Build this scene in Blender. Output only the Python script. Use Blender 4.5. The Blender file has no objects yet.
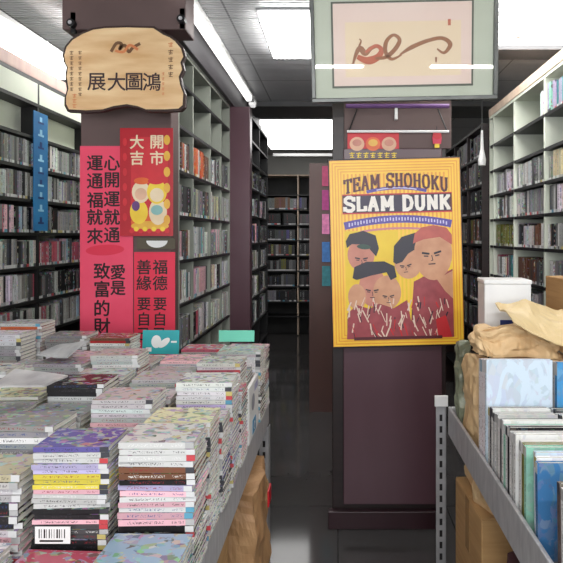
import bpy, bmesh, math, random
from mathutils import Vector, Matrix, noise, Euler
random.seed(7)
SC = bpy.context.scene
COL = SC.collection
R = math.radians
F = 540.0; VX = 338.0; VY = 236.0; EYE = 1.5
def P(px, py, Y):                      # a pixel at distance Y -> (x, z) in metres
    return (px-VX)/F*Y, EYE-(py-VY)/F*Y

# ---------------------------------------------------------------- camera, world, light, exposure
cd = bpy.data.cameras.new('camera'); cam = bpy.data.objects.new('camera', cd); COL.objects.link(cam)
cam.location = (0, 0, EYE); cam.rotation_euler = (R(90), 0, 0)
cd.sensor_width = 36; cd.lens = F/563*36; cd.clip_start = .05; cd.clip_end = 60
cd.shift_x = -(VX-281.5)/563; cd.shift_y = -(281.5-VY)/563
SC.camera = cam
w = bpy.data.worlds.new('world'); SC.world = w; w.use_nodes = True
w.node_tree.nodes['Background'].inputs[0].default_value = (.9, .95, 1, 1)
w.node_tree.nodes['Background'].inputs[1].default_value = .55
def area(name, loc, rot, sx, sy, power, col=(1, 1, 1)):
    l = bpy.data.lights.new(name, 'AREA'); l.shape = 'RECTANGLE'; l.size = sx; l.size_y = sy; l.energy = power; l.color = col
    o = bpy.data.objects.new(name, l); COL.objects.link(o); o.location = loc; o.rotation_euler = rot
    return o
area('shop_front_tube_lamp', (-.04, -.3, 2.48), (R(14), 0, 0), .6, .09, 22, (1, .98, .95))
area('shop_front_tube_lamp', (1.3, -.3, 2.48), (R(14), 0, 0), .75, .09, 18, (1, .98, .95))
area('ceiling_uplight_fill', (-.2, -1.9, 1.7), (R(128), 0, 0), 3.6, 1.2, 84, (.95, .97, 1))  # added fill behind the camera, tilted up to brighten the ceiling
E_PANEL = 16.0; E_TUBE = 16.0; E_FAR = 3.2
SC.view_settings.view_transform = 'Standard'; SC.view_settings.look = 'None'
SC.view_settings.exposure = 0.28; SC.view_settings.gamma = 1; SC.view_settings.use_curve_mapping = False

# ---------------------------------------------------------------- materials
MATS = {}
def lin(c):
    return tuple(((v/255)/12.92 if v/255 <= .04045 else ((v/255+.055)/1.055)**2.4) for v in c)
def nt(name):
    m = bpy.data.materials.new(name); m.use_nodes = True
    t = m.node_tree; b = t.nodes['Principled BSDF']
    return m, t, b
def pm(name, c1, c2=None, scale=8, rough=.6, metal=0, bump=0, stretch=(1, 1, 1), detail=4, spec=.5, bscale=None):
    """Noise-mottled material between two sRGB colours."""
    if name in MATS: return MATS[name]
    m, t, b = nt(name); N = t.nodes.new; L = t.links.new
    if c2 is None: c2 = tuple(v*.88 for v in c1)
    tc = N('ShaderNodeTexCoord'); mp = N('ShaderNodeMapping'); mp.inputs['Scale'].default_value = stretch
    L(tc.outputs['Object'], mp.inputs[0])
    nz = N('ShaderNodeTexNoise'); nz.inputs['Scale'].default_value = scale; nz.inputs['Detail'].default_value = detail
    L(mp.outputs[0], nz.inputs['Vector'])
    mr = N('ShaderNodeMapRange'); mr.inputs[1].default_value = .3; mr.inputs[2].default_value = .7; L(nz.outputs[0], mr.inputs[0])
    mx = N('ShaderNodeMix'); mx.data_type = 'RGBA'
    mx.inputs[6].default_value = (*lin(c1), 1); mx.inputs[7].default_value = (*lin(c2), 1)
    L(mr.outputs[0], mx.inputs[0]); L(mx.outputs[2], b.inputs['Base Color'])
    b.inputs['Roughness'].default_value = rough; b.inputs['Metallic'].default_value = metal
    b.inputs['Specular IOR Level'].default_value = spec
    if bump:
        n2 = N('ShaderNodeTexNoise'); n2.inputs['Scale'].default_value = bscale or scale*4; L(mp.outputs[0], n2.inputs['Vector'])
        bp = N('ShaderNodeBump'); bp.inputs['Strength'].default_value = bump; bp.inputs['Distance'].default_value = .01
        L(n2.outputs[0], bp.inputs['Height']); L(bp.outputs[0], b.inputs['Normal'])
    MATS[name] = m
    return m
def emit(name, col, s):
    m, t, b = nt(name)
    b.inputs['Base Color'].default_value = (.8, .8, .8, 1)
    b.inputs['Emission Color'].default_value = (*col, 1); b.inputs['Emission Strength'].default_value = s
    return m
def grid_mat(name, c1, c2, sx, sy, line=.012, rough=.5, bump=0, ribs=0):
    """Square tiles with joints; optional fine ribs pressed into each tile."""
    m, t, b = nt(name); N = t.nodes.new; L = t.links.new
    tc = N('ShaderNodeTexCoord')
    br = N('ShaderNodeTexBrick'); br.offset = 0; br.inputs['Scale'].default_value = 1
    br.inputs['Brick Width'].default_value = sx; br.inputs['Row Height'].default_value = sy
    br.inputs['Mortar Size'].default_value = line; br.inputs['Mortar Smooth'].default_value = .1
    br.inputs['Color1'].default_value = (*lin(c1), 1); br.inputs['Color2'].default_value = (*lin([v*.95 for v in c1]), 1)
    br.inputs['Mortar'].default_value = (*lin(c2), 1)
    L(tc.outputs['Object'], br.inputs['Vector'])
    nz = N('ShaderNodeTexNoise'); nz.inputs['Scale'].default_value = 14; L(tc.outputs['Object'], nz.inputs['Vector'])
    mx = N('ShaderNodeMix'); mx.data_type = 'RGBA'; mx.blend_type = 'MULTIPLY'; mx.inputs[0].default_value = .15
    L(br.outputs[0], mx.inputs[6]); L(nz.outputs[0], mx.inputs[7]); L(mx.outputs[2], b.inputs['Base Color'])
    b.inputs['Roughness'].default_value = rough
    if ribs:
        wv = N('ShaderNodeTexWave'); wv.bands_direction = 'Y'; wv.inputs['Scale'].default_value = ribs; wv.inputs['Distortion'].default_value = 1.5
        wv.inputs['Detail'].default_value = 1
        L(tc.outputs['Object'], wv.inputs['Vector'])
        bp = N('ShaderNodeBump'); bp.inputs['Strength'].default_value = bump; bp.inputs['Distance'].default_value = .02
        L(wv.outputs[0], bp.inputs['Height']); L(bp.outputs[0], b.inputs['Normal'])
    return m

def tone_nodes(t, attr):
    """(colour socket, random socket): each book's own colour, from the object or (in the massed far books) from the mesh."""
    N = t.nodes.new
    if attr:
        a = N('ShaderNodeAttribute'); a.attribute_name = 'tone'
        return a.outputs['Color'], a.outputs['Alpha']
    oi = N('ShaderNodeObjectInfo')
    return oi.outputs['Color'], oi.outputs['Random']
def spine_mat(name, attr):
    m, t, b = nt(name); N = t.nodes.new; L = t.links.new
    col, rnd = tone_nodes(t, attr)
    uv = N('ShaderNodeUVMap'); uv.uv_map = 'uv'
    sep = N('ShaderNodeSeparateXYZ'); L(uv.outputs[0], sep.inputs[0])
    off = N('ShaderNodeMath'); off.operation = 'MULTIPLY_ADD'; off.inputs[1].default_value = 91.7; L(rnd, off.inputs[0]); L(sep.outputs[0], off.inputs[2])
    cmb = N('ShaderNodeCombineXYZ'); L(off.outputs[0], cmb.inputs[0]); L(sep.outputs[1], cmb.inputs[1])
    mp = N('ShaderNodeMapping'); mp.inputs['Scale'].default_value = (48, 3.2, 1); L(cmb.outputs[0], mp.inputs[0])
    nz = N('ShaderNodeTexNoise'); nz.inputs['Scale'].default_value = 1; nz.inputs['Detail'].default_value = 1; L(mp.outputs[0], nz.inputs['Vector'])
    th = N('ShaderNodeMath'); th.operation = 'GREATER_THAN'; th.inputs[1].default_value = .54; L(nz.outputs[0], th.inputs[0])
    # lettering keeps to the middle of the spine: along u .12-.62 for the title, .70-.86 for the author
    ramp = N('ShaderNodeValToRGB'); ramp.color_ramp.interpolation = 'CONSTANT'
    e = ramp.color_ramp.elements; e[0].position = 0; e[0].color = (0, 0, 0, 1); e[1].position = .12; e[1].color = (1, 1, 1, 1)
    for p, c in ((.6, 0), (.7, .8), (.86, 0)):
        q = e.new(p); q.color = (c, c, c, 1)
    L(sep.outputs[0], ramp.inputs[0])
    rv = N('ShaderNodeValToRGB'); rv.color_ramp.interpolation = 'CONSTANT'
    e = rv.color_ramp.elements; e[0].color = (0, 0, 0, 1); e[1].position = .28; e[1].color = (.75, .75, .75, 1); q = e.new(.72); q.color = (0, 0, 0, 1)
    L(sep.outputs[1], rv.inputs[0])
    m1 = N('ShaderNodeMath'); m1.operation = 'MULTIPLY'; L(th.outputs[0], m1.inputs[0]); L(ramp.outputs[0], m1.inputs[1])
    m2 = N('ShaderNodeMath'); m2.operation = 'MULTIPLY'; L(m1.outputs[0], m2.inputs[0]); L(rv.outputs[0], m2.inputs[1])
    # ink: dark, red, blue or black by book
    r2 = N('ShaderNodeMath'); r2.operation = 'MULTIPLY'; r2.inputs[1].default_value = 13.37; L(rnd, r2.inputs[0])
    fr = N('ShaderNodeMath'); fr.operation = 'FRACT'; L(r2.outputs[0], fr.inputs[0])
    ink = N('ShaderNodeValToRGB'); ink.color_ramp.interpolation = 'CONSTANT'
    e = ink.color_ramp.elements; e[0].color = (.02, .02, .02, 1); e[1].position = .4; e[1].color = (.25, .02, .03, 1)
    for p, c in ((.55, (.03, .06, .2, 1)), (.7, (.05, .04, .05, 1)), (.9, (.7, .7, .68, 1))):
        q = e.new(p); q.color = c
    L(fr.outputs[0], ink.inputs[0])
    # a coloured publisher's band at the tail of the spine
    bd = N('ShaderNodeMath'); bd.operation = 'GREATER_THAN'; bd.inputs[1].default_value = .885; L(sep.outputs[0], bd.inputs[0])
    bdc = N('ShaderNodeValToRGB'); bdc.color_ramp.interpolation = 'CONSTANT'
    e = bdc.color_ramp.elements; e[0].color = (.6, .6, .6, 1); e[1].position = .5; e[1].color = (.5, .06, .07, 1)
    for p, c in ((.56, (.05, .05, .06, 1)), (.7, (.4, .4, .4, 1)), (.88, (.5, .42, .15, 1)), (.93, (.1, .3, .42, 1))):
        q = e.new(p); q.color = c
    L(rnd, bdc.inputs[0])
    x0 = N('ShaderNodeMix'); x0.data_type = 'RGBA'; L(bd.outputs[0], x0.inputs[0]); L(col, x0.inputs[6]); L(bdc.outputs[0], x0.inputs[7])
    x1 = N('ShaderNodeMix'); x1.data_type = 'RGBA'; L(m2.outputs[0], x1.inputs[0]); L(x0.outputs[2], x1.inputs[6]); L(ink.outputs[0], x1.inputs[7])
    L(x1.outputs[2], b.inputs['Base Color']); b.inputs['Roughness'].default_value = .38
    return m
def cover_mat(name, attr, art=.85):
    m, t, b = nt(name); N = t.nodes.new; L = t.links.new
    col, rnd = tone_nodes(t, attr)
    uv = N('ShaderNodeUVMap'); uv.uv_map = 'uv'
    mul = N('ShaderNodeMath'); mul.operation = 'MULTIPLY'; mul.inputs[1].default_value = 57.3; L(rnd, mul.inputs[0])
    cmb = N('ShaderNodeCombineXYZ'); L(mul.outputs[0], cmb.inputs[0]); L(mul.outputs[0], cmb.inputs[1])
    ad = N('ShaderNodeVectorMath'); ad.operation = 'ADD'; L(uv.outputs[0], ad.inputs[0]); L(cmb.outputs[0], ad.inputs[1])
    nz = N('ShaderNodeTexNoise'); nz.inputs['Scale'].default_value = 4.6; nz.inputs['Detail'].default_value = 8; nz.inputs['Distortion'].default_value = 1.2
    L(ad.outputs[0], nz.inputs['Vector'])
    vo = N('ShaderNodeTexVoronoi'); vo.inputs['Scale'].default_value = 10; L(ad.outputs[0], vo.inputs['Vector'])
    hs = N('ShaderNodeHueSaturation'); hs.inputs['Saturation'].default_value = .6; hs.inputs['Value'].default_value = .5; L(vo.outputs['Color'], hs.inputs['Color'])
    r = N('ShaderNodeValToRGB'); r.color_ramp.interpolation = 'LINEAR'
    e = r.color_ramp.elements; e[0].position = .49; e[0].color = (0, 0, 0, 1); e[1].position = .53; e[1].color = (art, art, art, 1)
    L(nz.outputs[0], r.inputs[0])
    mx = N('ShaderNodeMix'); mx.data_type = 'RGBA'; L(r.outputs[0], mx.inputs[0]); L(col, mx.inputs[6]); L(hs.outputs[0], mx.inputs[7])
    L(mx.outputs[2], b.inputs['Base Color']); b.inputs['Roughness'].default_value = .24
    return m
def page_mat(name):
    m, t, b = nt(name); N = t.nodes.new; L = t.links.new
    uv = N('ShaderNodeUVMap'); uv.uv_map = 'uv'
    mp = N('ShaderNodeMapping'); mp.inputs['Scale'].default_value = (1.5, 14, 1); L(uv.outputs[0], mp.inputs[0])
    nz = N('ShaderNodeTexNoise'); nz.inputs['Scale'].default_value = 1.5; L(mp.outputs[0], nz.inputs['Vector'])
    r = N('ShaderNodeValToRGB'); e = r.color_ramp.elements
    e[0].position = .3; e[0].color = (*lin((176, 172, 164)), 1); e[1].position = .7; e[1].color = (*lin((226, 224, 216)), 1)
    L(nz.outputs[0], r.inputs[0]); L(r.outputs[0], b.inputs['Base Color']); b.inputs['Roughness'].default_value = .8
    return m
M_SPINE, M_COVER, M_PAGE = spine_mat('printed_spine', False), cover_mat('printed_cover', False), page_mat('page_edges')
M_SPINE_A, M_COVER_A = spine_mat('printed_spine_far', True), cover_mat('printed_cover_far', True)

MAUVE = pm('mauve_wood_panel', (92, 66, 74), (84, 58, 66), 1.5, .3, stretch=(3, 3, .5))
PILLAR_UP = pm('brown_mauve_paint', (98, 78, 76), (88, 70, 68), 3, .6)
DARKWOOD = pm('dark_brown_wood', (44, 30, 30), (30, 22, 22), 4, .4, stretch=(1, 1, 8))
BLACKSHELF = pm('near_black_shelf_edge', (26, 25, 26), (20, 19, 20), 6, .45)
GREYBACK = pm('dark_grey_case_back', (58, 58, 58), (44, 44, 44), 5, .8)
PALE = pm('pale_sage_laminate', (222, 226, 212), (208, 214, 198), 4, .55)
PINKBOARD = pm('pinkish_brown_fascia', (196, 166, 156), (180, 150, 142), 3, .5, stretch=(1, 8, 1))
BEIGEWOOD = pm('beige_wood_board', (222, 200, 180), (204, 180, 158), 3, .5, stretch=(1, 8, 1))
STEEL = pm('brushed_grey_steel', (196, 196, 198), (170, 170, 174), 12, .42, .25, .05, (1, 4, 1))
STEELD = pm('dull_grey_steel', (172, 172, 174), (146, 146, 148), 12, .5, .3, .05)
BLACKM = pm('black_metal', (24, 24, 26), (16, 16, 18), 10, .35, .2)
DUCT = pm('grey_bulkhead_paint', (92, 92, 94), (78, 78, 80), 3, .5)
KRAFT = pm('kraft_paper', (220, 190, 146), (196, 162, 118), 9, .62, bump=.25)
KRAFTD = pm('brown_wrapping_paper', (182, 144, 102), (150, 112, 76), 9, .6, bump=.25)
CARD = pm('corrugated_cardboard', (188, 150, 102), (168, 130, 84), 5, .75, stretch=(1, 1, 12))
TAPE = pm('tan_packing_tape', (168, 132, 84), (160, 124, 78), 8, .25)
WHITECARD = pm('white_coated_card', (232, 232, 230), (214, 214, 214), 6, .4)
RED = pm('red_paper', (232, 54, 84), (218, 44, 72), 3, .6)
ROSE = pm('rose_paper', (242, 84, 114), (232, 68, 100), 3, .6)
REDD = pm('deep_red_foil', (190, 24, 40), (170, 18, 34), 5, .35)
INK = pm('black_brush_ink', (20, 10, 12), (30, 14, 18), 20, .5)
BLUEB = pm('blue_cloth_banner', (34, 122, 178), (22, 96, 150), 5, .6)
TEAL = pm('teal_card', (40, 168, 172), (32, 150, 158), 5, .5)
MINT = pm('mint_green_card', (106, 206, 178), (98, 196, 168), 5, .5)
WALLM = pm('pale_grey_wall_paint', (178, 178, 174), (166, 166, 162), 2, .8)
FLOORM = grid_mat('dark_polished_floor_tiles', (70, 68, 68), (46, 45, 45), .6, .6, .004, .09)
CEILM = grid_mat('silver_grey_ceiling_tiles', (214, 214, 216), (140, 140, 142), .62, .62, .006, .3, .8, 11)

# ---------------------------------------------------------------- mesh helpers
class MB:
    """Collects shapes; build() links them as ONE mesh object."""
    def __init__(s): s.v = []; s.f = []; s.m = []; s.mats = []
    def mi(s, mat):
        if mat not in s.mats: s.mats.append(mat)
        return s.mats.index(mat)
    def poly(s, pts, mat):
        i = len(s.v); s.v += [tuple(p) for p in pts]; s.f.append(tuple(range(i, i+len(pts)))); s.m.append(s.mi(mat))
    def box(s, x0, x1, y0, y1, z0, z1, mat):
        i = len(s.v); k = s.mi(mat)
        s.v += [(x, y, z) for x in (x0, x1) for y in (y0, y1) for z in (z0, z1)]
        for q in ((0, 1, 3, 2), (4, 6, 7, 5), (0, 4, 5, 1), (2, 3, 7, 6), (0, 2, 6, 4), (1, 5, 7, 3)):
            s.f.append(tuple(i+j for j in q)); s.m.append(k)
        return s
    def tube(s, pts, r, mat, n=8):
        k = s.mi(mat); rings = []
        pts = [Vector(p) for p in pts]
        for j, p in enumerate(pts):
            d = (pts[min(j+1, len(pts)-1)]-pts[max(j-1, 0)]).normalized()
            a = d.orthogonal().normalized(); b = d.cross(a); rr = r[j] if isinstance(r, (list, tuple)) else r
            i0 = len(s.v); s.v += [tuple(p+(a*math.cos(2*math.pi*q/n)+b*math.sin(2*math.pi*q/n))*rr) for q in range(n)]; rings.append(i0)
        for a, b in zip(rings, rings[1:]):
            for q in range(n):
                s.f.append((a+q, a+(q+1) % n, b+(q+1) % n, b+q)); s.m.append(k)
        s.f.append(tuple(rings[0]+q for q in reversed(range(n)))); s.m.append(k)
        s.f.append(tuple(rings[-1]+q for q in range(n))); s.m.append(k)
        return s
    def prism(s, pts, y0, y1, mat, side=None):
        """Outline in x,z extruded from y0 (front) to y1 (back)."""
        n = len(pts); i = len(s.v); k = s.mi(mat); ks = s.mi(side or mat)
        s.v += [(x, y0, z) for x, z in pts]+[(x, y1, z) for x, z in pts]
        s.f.append(tuple(range(i, i+n))); s.m.append(k)
        s.f.append(tuple(i+n+q for q in reversed(range(n)))); s.m.append(ks)
        for q in range(n):
            s.f.append((i+q, i+n+q, i+n+(q+1) % n, i+(q+1) % n)); s.m.append(ks)
        return s
    # flat artwork in the x,z plane at depth y
    def lay(s, y): s.e = getattr(s, 'e', 0)+6e-6; return y-s.e
    def rect(s, x0, x1, z0, z1, y, mat): y = s.lay(y); s.poly([(x0, y, z0), (x1, y, z0), (x1, y, z1), (x0, y, z1)], mat)
    def ell(s, cx, cz, rx, rz, y, mat, a=0, n=20):
        y = s.lay(y)
        ca, sa = math.cos(a), math.sin(a)
        s.poly([(cx+rx*math.cos(t)*ca-rz*math.sin(t)*sa, y, cz+rx*math.cos(t)*sa+rz*math.sin(t)*ca) for t in [2*math.pi*q/n for q in range(n)]], mat)
    def shape(s, pts, y, mat): y = s.lay(y); s.poly([(x, y, z) for x, z in pts], mat)
    def ribbon(s, pts, wd, y, mat):
        pts = [Vector(p) for p in pts]; n = len(pts); L = []; Rr = []
        for j, p in enumerate(pts):
            d = (pts[min(j+1, n-1)]-pts[max(j-1, 0)]).normalized(); q = Vector((-d.y, d.x)); h = (wd[j] if isinstance(wd, (list, tuple)) else wd)/2
            L.append(p+q*h); Rr.append(p-q*h)
        for j in range(n-1):
            s.poly([(Rr[j].x, y, Rr[j].y), (Rr[j+1].x, y, Rr[j+1].y), (L[j+1].x, y, L[j+1].y), (L[j].x, y, L[j].y)], mat)
    def text(s, body, cx, cz, size, y, mat, bold=.0, sx=1.0):
        """One line of writing centred at cx, cz, glyphs `size` high."""
        c = bpy.data.curves.new('glyphs', 'FONT'); c.body = body; c.size = 1; c.resolution_u = 3
        o = bpy.data.objects.new('glyphs', c); COL.objects.link(o)
        dg = bpy.context.evaluated_depsgraph_get(); me = bpy.data.meshes.new_from_object(o.evaluated_get(dg))
        xs = [v.co.x for v in me.vertices]; ys = [v.co.y for v in me.vertices]
        mx, my = (min(xs)+max(xs))/2, (min(ys)+max(ys))/2; k = size/max(max(ys)-min(ys), .01) if len(body) > 1 or ord(body[0]) < 256 else size/.92
        q = s.mi(mat)
        for n_, (dx, dz) in enumerate(((0, 0), (bold, 0), (-bold, 0), (0, bold), (0, -bold)) if bold else ((0, 0),)):
            i = len(s.v)
            s.v += [(cx+((v.co.x-mx)*sx+dx)*k, y-n_*4e-5, cz+(v.co.y-my+dz)*k) for v in me.vertices]
            for p in me.polygons: s.f.append(tuple(i+j for j in p.vertices)); s.m.append(q)
        bpy.data.objects.remove(o); bpy.data.curves.remove(c); bpy.data.meshes.remove(me)
    def build(s, name, parent=None, bevel=0, smooth=False):
        me = bpy.data.meshes.new(name); me.from_pydata(s.v, [], s.f); me.update()
        for m in s.mats: me.materials.append(m)
        me.polygons.foreach_set('material_index', s.m)
        if smooth: me.polygons.foreach_set('use_smooth', [True]*len(s.f))
        o = bpy.data.objects.new(name, me); COL.objects.link(o)
        if parent: o.parent = parent
        if bevel:
            b = o.modifiers.new('bevel', 'BEVEL'); b.width = bevel; b.segments = 2; b.limit_method = 'ANGLE'
        return o
def tag(o, label, cat, group=None, kind=None):
    o['label'] = label; o['category'] = cat
    if group: o['group'] = group
    if kind: o['kind'] = kind
    return o
def empty(name, loc=(0, 0, 0), rot=(0, 0, 0)):
    o = bpy.data.objects.new(name, None); COL.objects.link(o); o.location = loc; o.rotation_euler = rot; o.empty_display_size = .05
    return o
def struct(o):
    o['kind'] = 'structure'; return o
def ordn(n): return '%d%s' % (n, 'th' if 10 <= n % 100 <= 20 else {1: 'st', 2: 'nd', 3: 'rd'}.get(n % 10, 'th'))
def smoothpath(pts, n=6):
    """Catmull-Rom through the points."""
    out = []; pts = [Vector(p) for p in pts]
    for i in range(len(pts)-1):
        p0, p1, p2, p3 = pts[max(i-1, 0)], pts[i], pts[i+1], pts[min(i+2, len(pts)-1)]
        for k in range(n):
            t = k/n; out.append(.5*((2*p1)+(p2-p0)*t+(2*p0-5*p1+4*p2-p3)*t*t+(3*p1-p0-3*p2+p3)*t**3))
    return out+[pts[-1]]

# ---------------------------------------------------------------- the room
CZ = 2.75
struct(MB().box(-2.6, 2.0, -2.6, 8.7, -.1, 0, FLOORM).build('floor'))
struct(MB().box(-2.6, 2.0, -2.6, 8.7, CZ, CZ+.1, CEILM).build('ceiling'))
struct(MB().box(-2.6, -2.3, -2.6, 8.7, 0, CZ, WALLM).build('wall_left'))
struct(MB().box(1.75, 2.0, -2.6, 8.7, 0, CZ, WALLM).build('wall_right'))
struct(MB().box(-2.6, 2.0, 8.4, 8.7, 0, CZ, WALLM).build('wall_back'))

# pillar wearing the red banners
lp = MB().box(-1.335, -.865, 2.8, 2.93, 0, CZ, PILLAR_UP).build('pillar_left', bevel=.006); struct(lp)
struct(MB().box(-1.35, -.745, 2.64, 2.8, 2.51, CZ, PILLAR_UP).build('pillar_capital', bevel=.006))
# pillar behind the framed drawing and the yellow poster
rp = MB().box(-.03, .56, 2.8, 3.3, 0, CZ, DARKWOOD).build('pillar_right', bevel=.004); struct(rp)
MB().box(.028, .535, 2.775, 2.8, .12, 1.95, MAUVE).build('panel', rp, .004)
MB().box(.03, .585, 2.785, 2.8, 1.95, CZ, PILLAR_UP).build('upper_panel', rp, .004)
MB().box(-.05, .55, 2.76, 2.8, 0, .09, pm('maroon_plinth', (52, 24, 32), (42, 20, 26), 4, .4)).build('plinth', rp, .004)
# bulkhead over the bookcase, mauve post, beams
struct(MB().box(-.862, -.832, 2.82, 5.9, 2.545, CZ, pm('dark_bulkhead_paint', (62, 58, 62), (50, 46, 50), 3, .5)).build('trim_1', bevel=.005))
struct(MB().box(-.90, -.71, 4.36, 4.46, 0, 2.545, MAUVE).build('pillar_mauve', bevel=.005))
struct(MB().box(.60, 1.75, 3.42, 3.62, 2.68, CZ, DUCT).build('trim_2', bevel=.004))
struct(MB().box(-2.3, 1.75, 5.0, 5.5, 2.70, CZ, DUCT).build('trim_3', bevel=.004))
struct(MB().box(-.9, .3, 7.45, 7.55, 2.60, 2.64, pm('pale_rail_paint', (190, 190, 190), (170, 170, 170), 3, .4)).build('trim_4', bevel=.004))
struct(MB().box(-2.02, -1.75, 1.9, 4.5, 2.41, 2.485, PINKBOARD).build('trim_5', bevel=.004))

# ---------------------------------------------------------------- ceiling lights
def troffer(x0, x1, y0, y1, strength, label, louvers=0):
    o = empty('ceiling_light', ((x0+x1)/2, (y0+y1)/2, CZ)); hx, hy = (x1-x0)/2, (y1-y0)/2
    fr = MB()
    for a in ((-hx-.02, hx+.02, -hy-.02, -hy), (-hx-.02, hx+.02, hy, hy+.02), (-hx-.02, -hx, -hy, hy), (hx, hx+.02, -hy, hy)):
        fr.box(a[0], a[1], a[2], a[3], -.012, 0, STEELD)
    fr.build('frame', o)
    MB().box(-hx, hx, -hy, hy, -.06, -.004, emit('lit_diffuser', (1, .99, .97), strength)).build('diffuser', o)
    if louvers:
        lv = MB()
        for k in range(1, louvers): lv.box(-hx, hx, -hy+2*hy*k/louvers-.004, -hy+2*hy*k/louvers+.004, -.085, -.061, STEEL)
        lv.build('louver_grille', o)
    tag(o, label, 'ceiling light', 'ceiling lights')
troffer(-.43, .2, 2.98, 3.62, E_PANEL, 'square lit ceiling panel beside the framed drawing')
troffer(.5, 1.5, 2.45, 3.36, E_PANEL*.7, 'long lit ceiling panel with grille slats above the brown paper heap', 9)
troffer(-.92, .02, 5.75, 7.42, E_FAR, 'wide lit ceiling panel far down the aisle')
def strip(x0, x1, y0, y1, strength, label, drop=0):
    o = empty('strip_light', ((x0+x1)/2, (y0+y1)/2, CZ-drop)); hx, hy = (x1-x0)/2, (y1-y0)/2
    MB().box(-hx-.012, hx+.012, -hy, hy, -.025, 0, WHITECARD).build('housing', o, .004)
    MB().box(-hx, hx, -hy+.03, hy-.03, -.075, -.026, emit('lit_tube_cover', (1, .99, .97), strength)).build('tube_cover', o, .008)
    MB().box(-hx-.006, hx+.006, -hy-.012, -hy+.03, -.055, 0, WHITECARD).build('end_cap', o, .003)
    MB().box(-hx-.006, hx+.006, hy-.03, hy+.012, -.055, 0, WHITECARD).build('end_cap', o, .003)
    if drop:
        for s in (-1, 1): MB().tube([(0, s*hy*.7, 0), (0, s*hy*.7, drop)], .01, STEEL, 8).build('hanger_rod', o)
    tag(o, label, 'strip light', 'strip lights')
strip(-1.99, -1.73, 1.75, 3.75, E_TUBE*.3, 'broad white strip light above the bookcase with the blue strip', .1)
strip(-1.5, -1.38, 2.95, 4.4, E_TUBE*.8, 'strip light mostly hidden behind the wooden plaque pillar')
strip(-.80, -.755, 2.5, 4.75, 1.3, 'slim dim white strip light running beside the grey bulkhead')
strip(-.80, -.755, 4.8, 4.98, .6, 'dim far strip light in line behind the slim one')

# ---------------------------------------------------------------- unit book (spine along x, spine at -y, lying flat, base at z=0), shared meshes
def uvbox(vs, fs, ms, uvs, x0, x1, y0, y1, z0, z1, mt):
    """mt: materials for (-x,+x,-y,+y,-z,+z)."""
    i = len(vs)
    vs += [(x, y, z) for x in (x0, x1) for y in (y0, y1) for z in (z0, z1)]
    for k, q in enumerate(((0, 1, 3, 2), (4, 6, 7, 5), (0, 4, 5, 1), (2, 3, 7, 6), (0, 2, 6, 4), (1, 5, 7, 3))):
        fs.append(tuple(i+j for j in q)); ms.append(mt[k])
        for j in q:
            x, y, z = vs[i+j]
            uvs.append((x+.5, z) if k in (2, 3) else (y+.5, z) if k in (0, 1) else (x+.5, y+.5))
def bookmesh(name, parts, mats):
    vs, fs, ms, uvs = [], [], [], []
    if 'cover' in parts:
        ct = .07
        uvbox(vs, fs, ms, uvs, -.5, .5, -.5, .5, 0, ct, (0, 0, 1, 0, 0, 0))
        uvbox(vs, fs, ms, uvs, -.5, .5, -.5, .5, 1-ct, 1, (0, 0, 1, 0, 0, 0))
        uvbox(vs, fs, ms, uvs, -.5, .5, -.5, -.475, ct, 1-ct, (0, 0, 1, 0, 0, 0))
    if 'pages' in parts:
        k = 2 if 'cover' in parts else 0
        uvbox(vs, fs, ms, uvs, -.488, .488, -.474, .482, .07, .93, (k,)*6)
    me = bpy.data.meshes.new(name); me.from_pydata(vs, [], fs); me.update()
    ul = me.uv_layers.new(name='uv')
    ul.data.foreach_set('uv', [c for p in uvs for c in p])
    for m in mats: me.materials.append(m)
    me.polygons.foreach_set('material_index', ms)
    return me, (vs, fs, ms, uvs)
BOOK, BOOKRAW = bookmesh('book', ('cover', 'pages'), (M_COVER, M_SPINE, M_PAGE))
COVER, _ = bookmesh('cover', ('cover',), (M_COVER, M_SPINE))
COVERW, _ = bookmesh('wrapped_cover', ('cover',), (cover_mat('wrapped_cover_print', False, .22), M_SPINE))
PAGES, _ = bookmesh('page_block', ('pages',), (M_PAGE,))
def make_book(name, mat, color, label, cat, group, parts):
    """A book: one mesh, or (where the photo shows it large) an Empty with cover and page block."""
    if parts:
        o = bpy.data.objects.new(name, None); o.empty_display_size = .02
        for nm, me in (('cover', COVERW if name == 'wrapped_comic' else COVER), ('page_block', PAGES)):
            c = bpy.data.objects.new(nm, me); c.color = (*color, 1); COL.objects.link(c); c.parent = o
    else:
        o = bpy.data.objects.new(name, BOOK); o.color = (*color, 1)
    COL.objects.link(o); o.matrix_world = mat
    return tag(o, label, cat, group)
def massed(name, specs, label, cat):
    """The many remaining far or covered books as one mesh of kind stuff."""
    vs, fs, ms, uvs, tone = [], [], [], [], []
    bv, bf, bm_, bu = BOOKRAW
    for s in specs:
        i = len(vs); M = s['M']; r = random.random()
        vs += [tuple(M @ Vector(v)) for v in bv]
        fs += [tuple(i+j for j in f) for f in bf]; ms += bm_; uvs += bu
        tone += [(*s['c'], r)]*sum(len(f) for f in bf)
    me = bpy.data.meshes.new(name); me.from_pydata(vs, [], fs); me.update()
    ul = me.uv_layers.new(name='uv'); ul.data.foreach_set('uv', [c for p in uvs for c in p])
    ca = me.color_attributes.new('tone', 'FLOAT_COLOR', 'CORNER'); ca.data.foreach_set('color', [c for p in tone for c in p])
    for m in (M_COVER_A, M_SPINE_A, M_PAGE): me.materials.append(m)
    me.polygons.foreach_set('material_index', ms)
    o = bpy.data.objects.new(name, me); COL.objects.link(o)
    return tag(o, label, cat, None, 'stuff')
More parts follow.
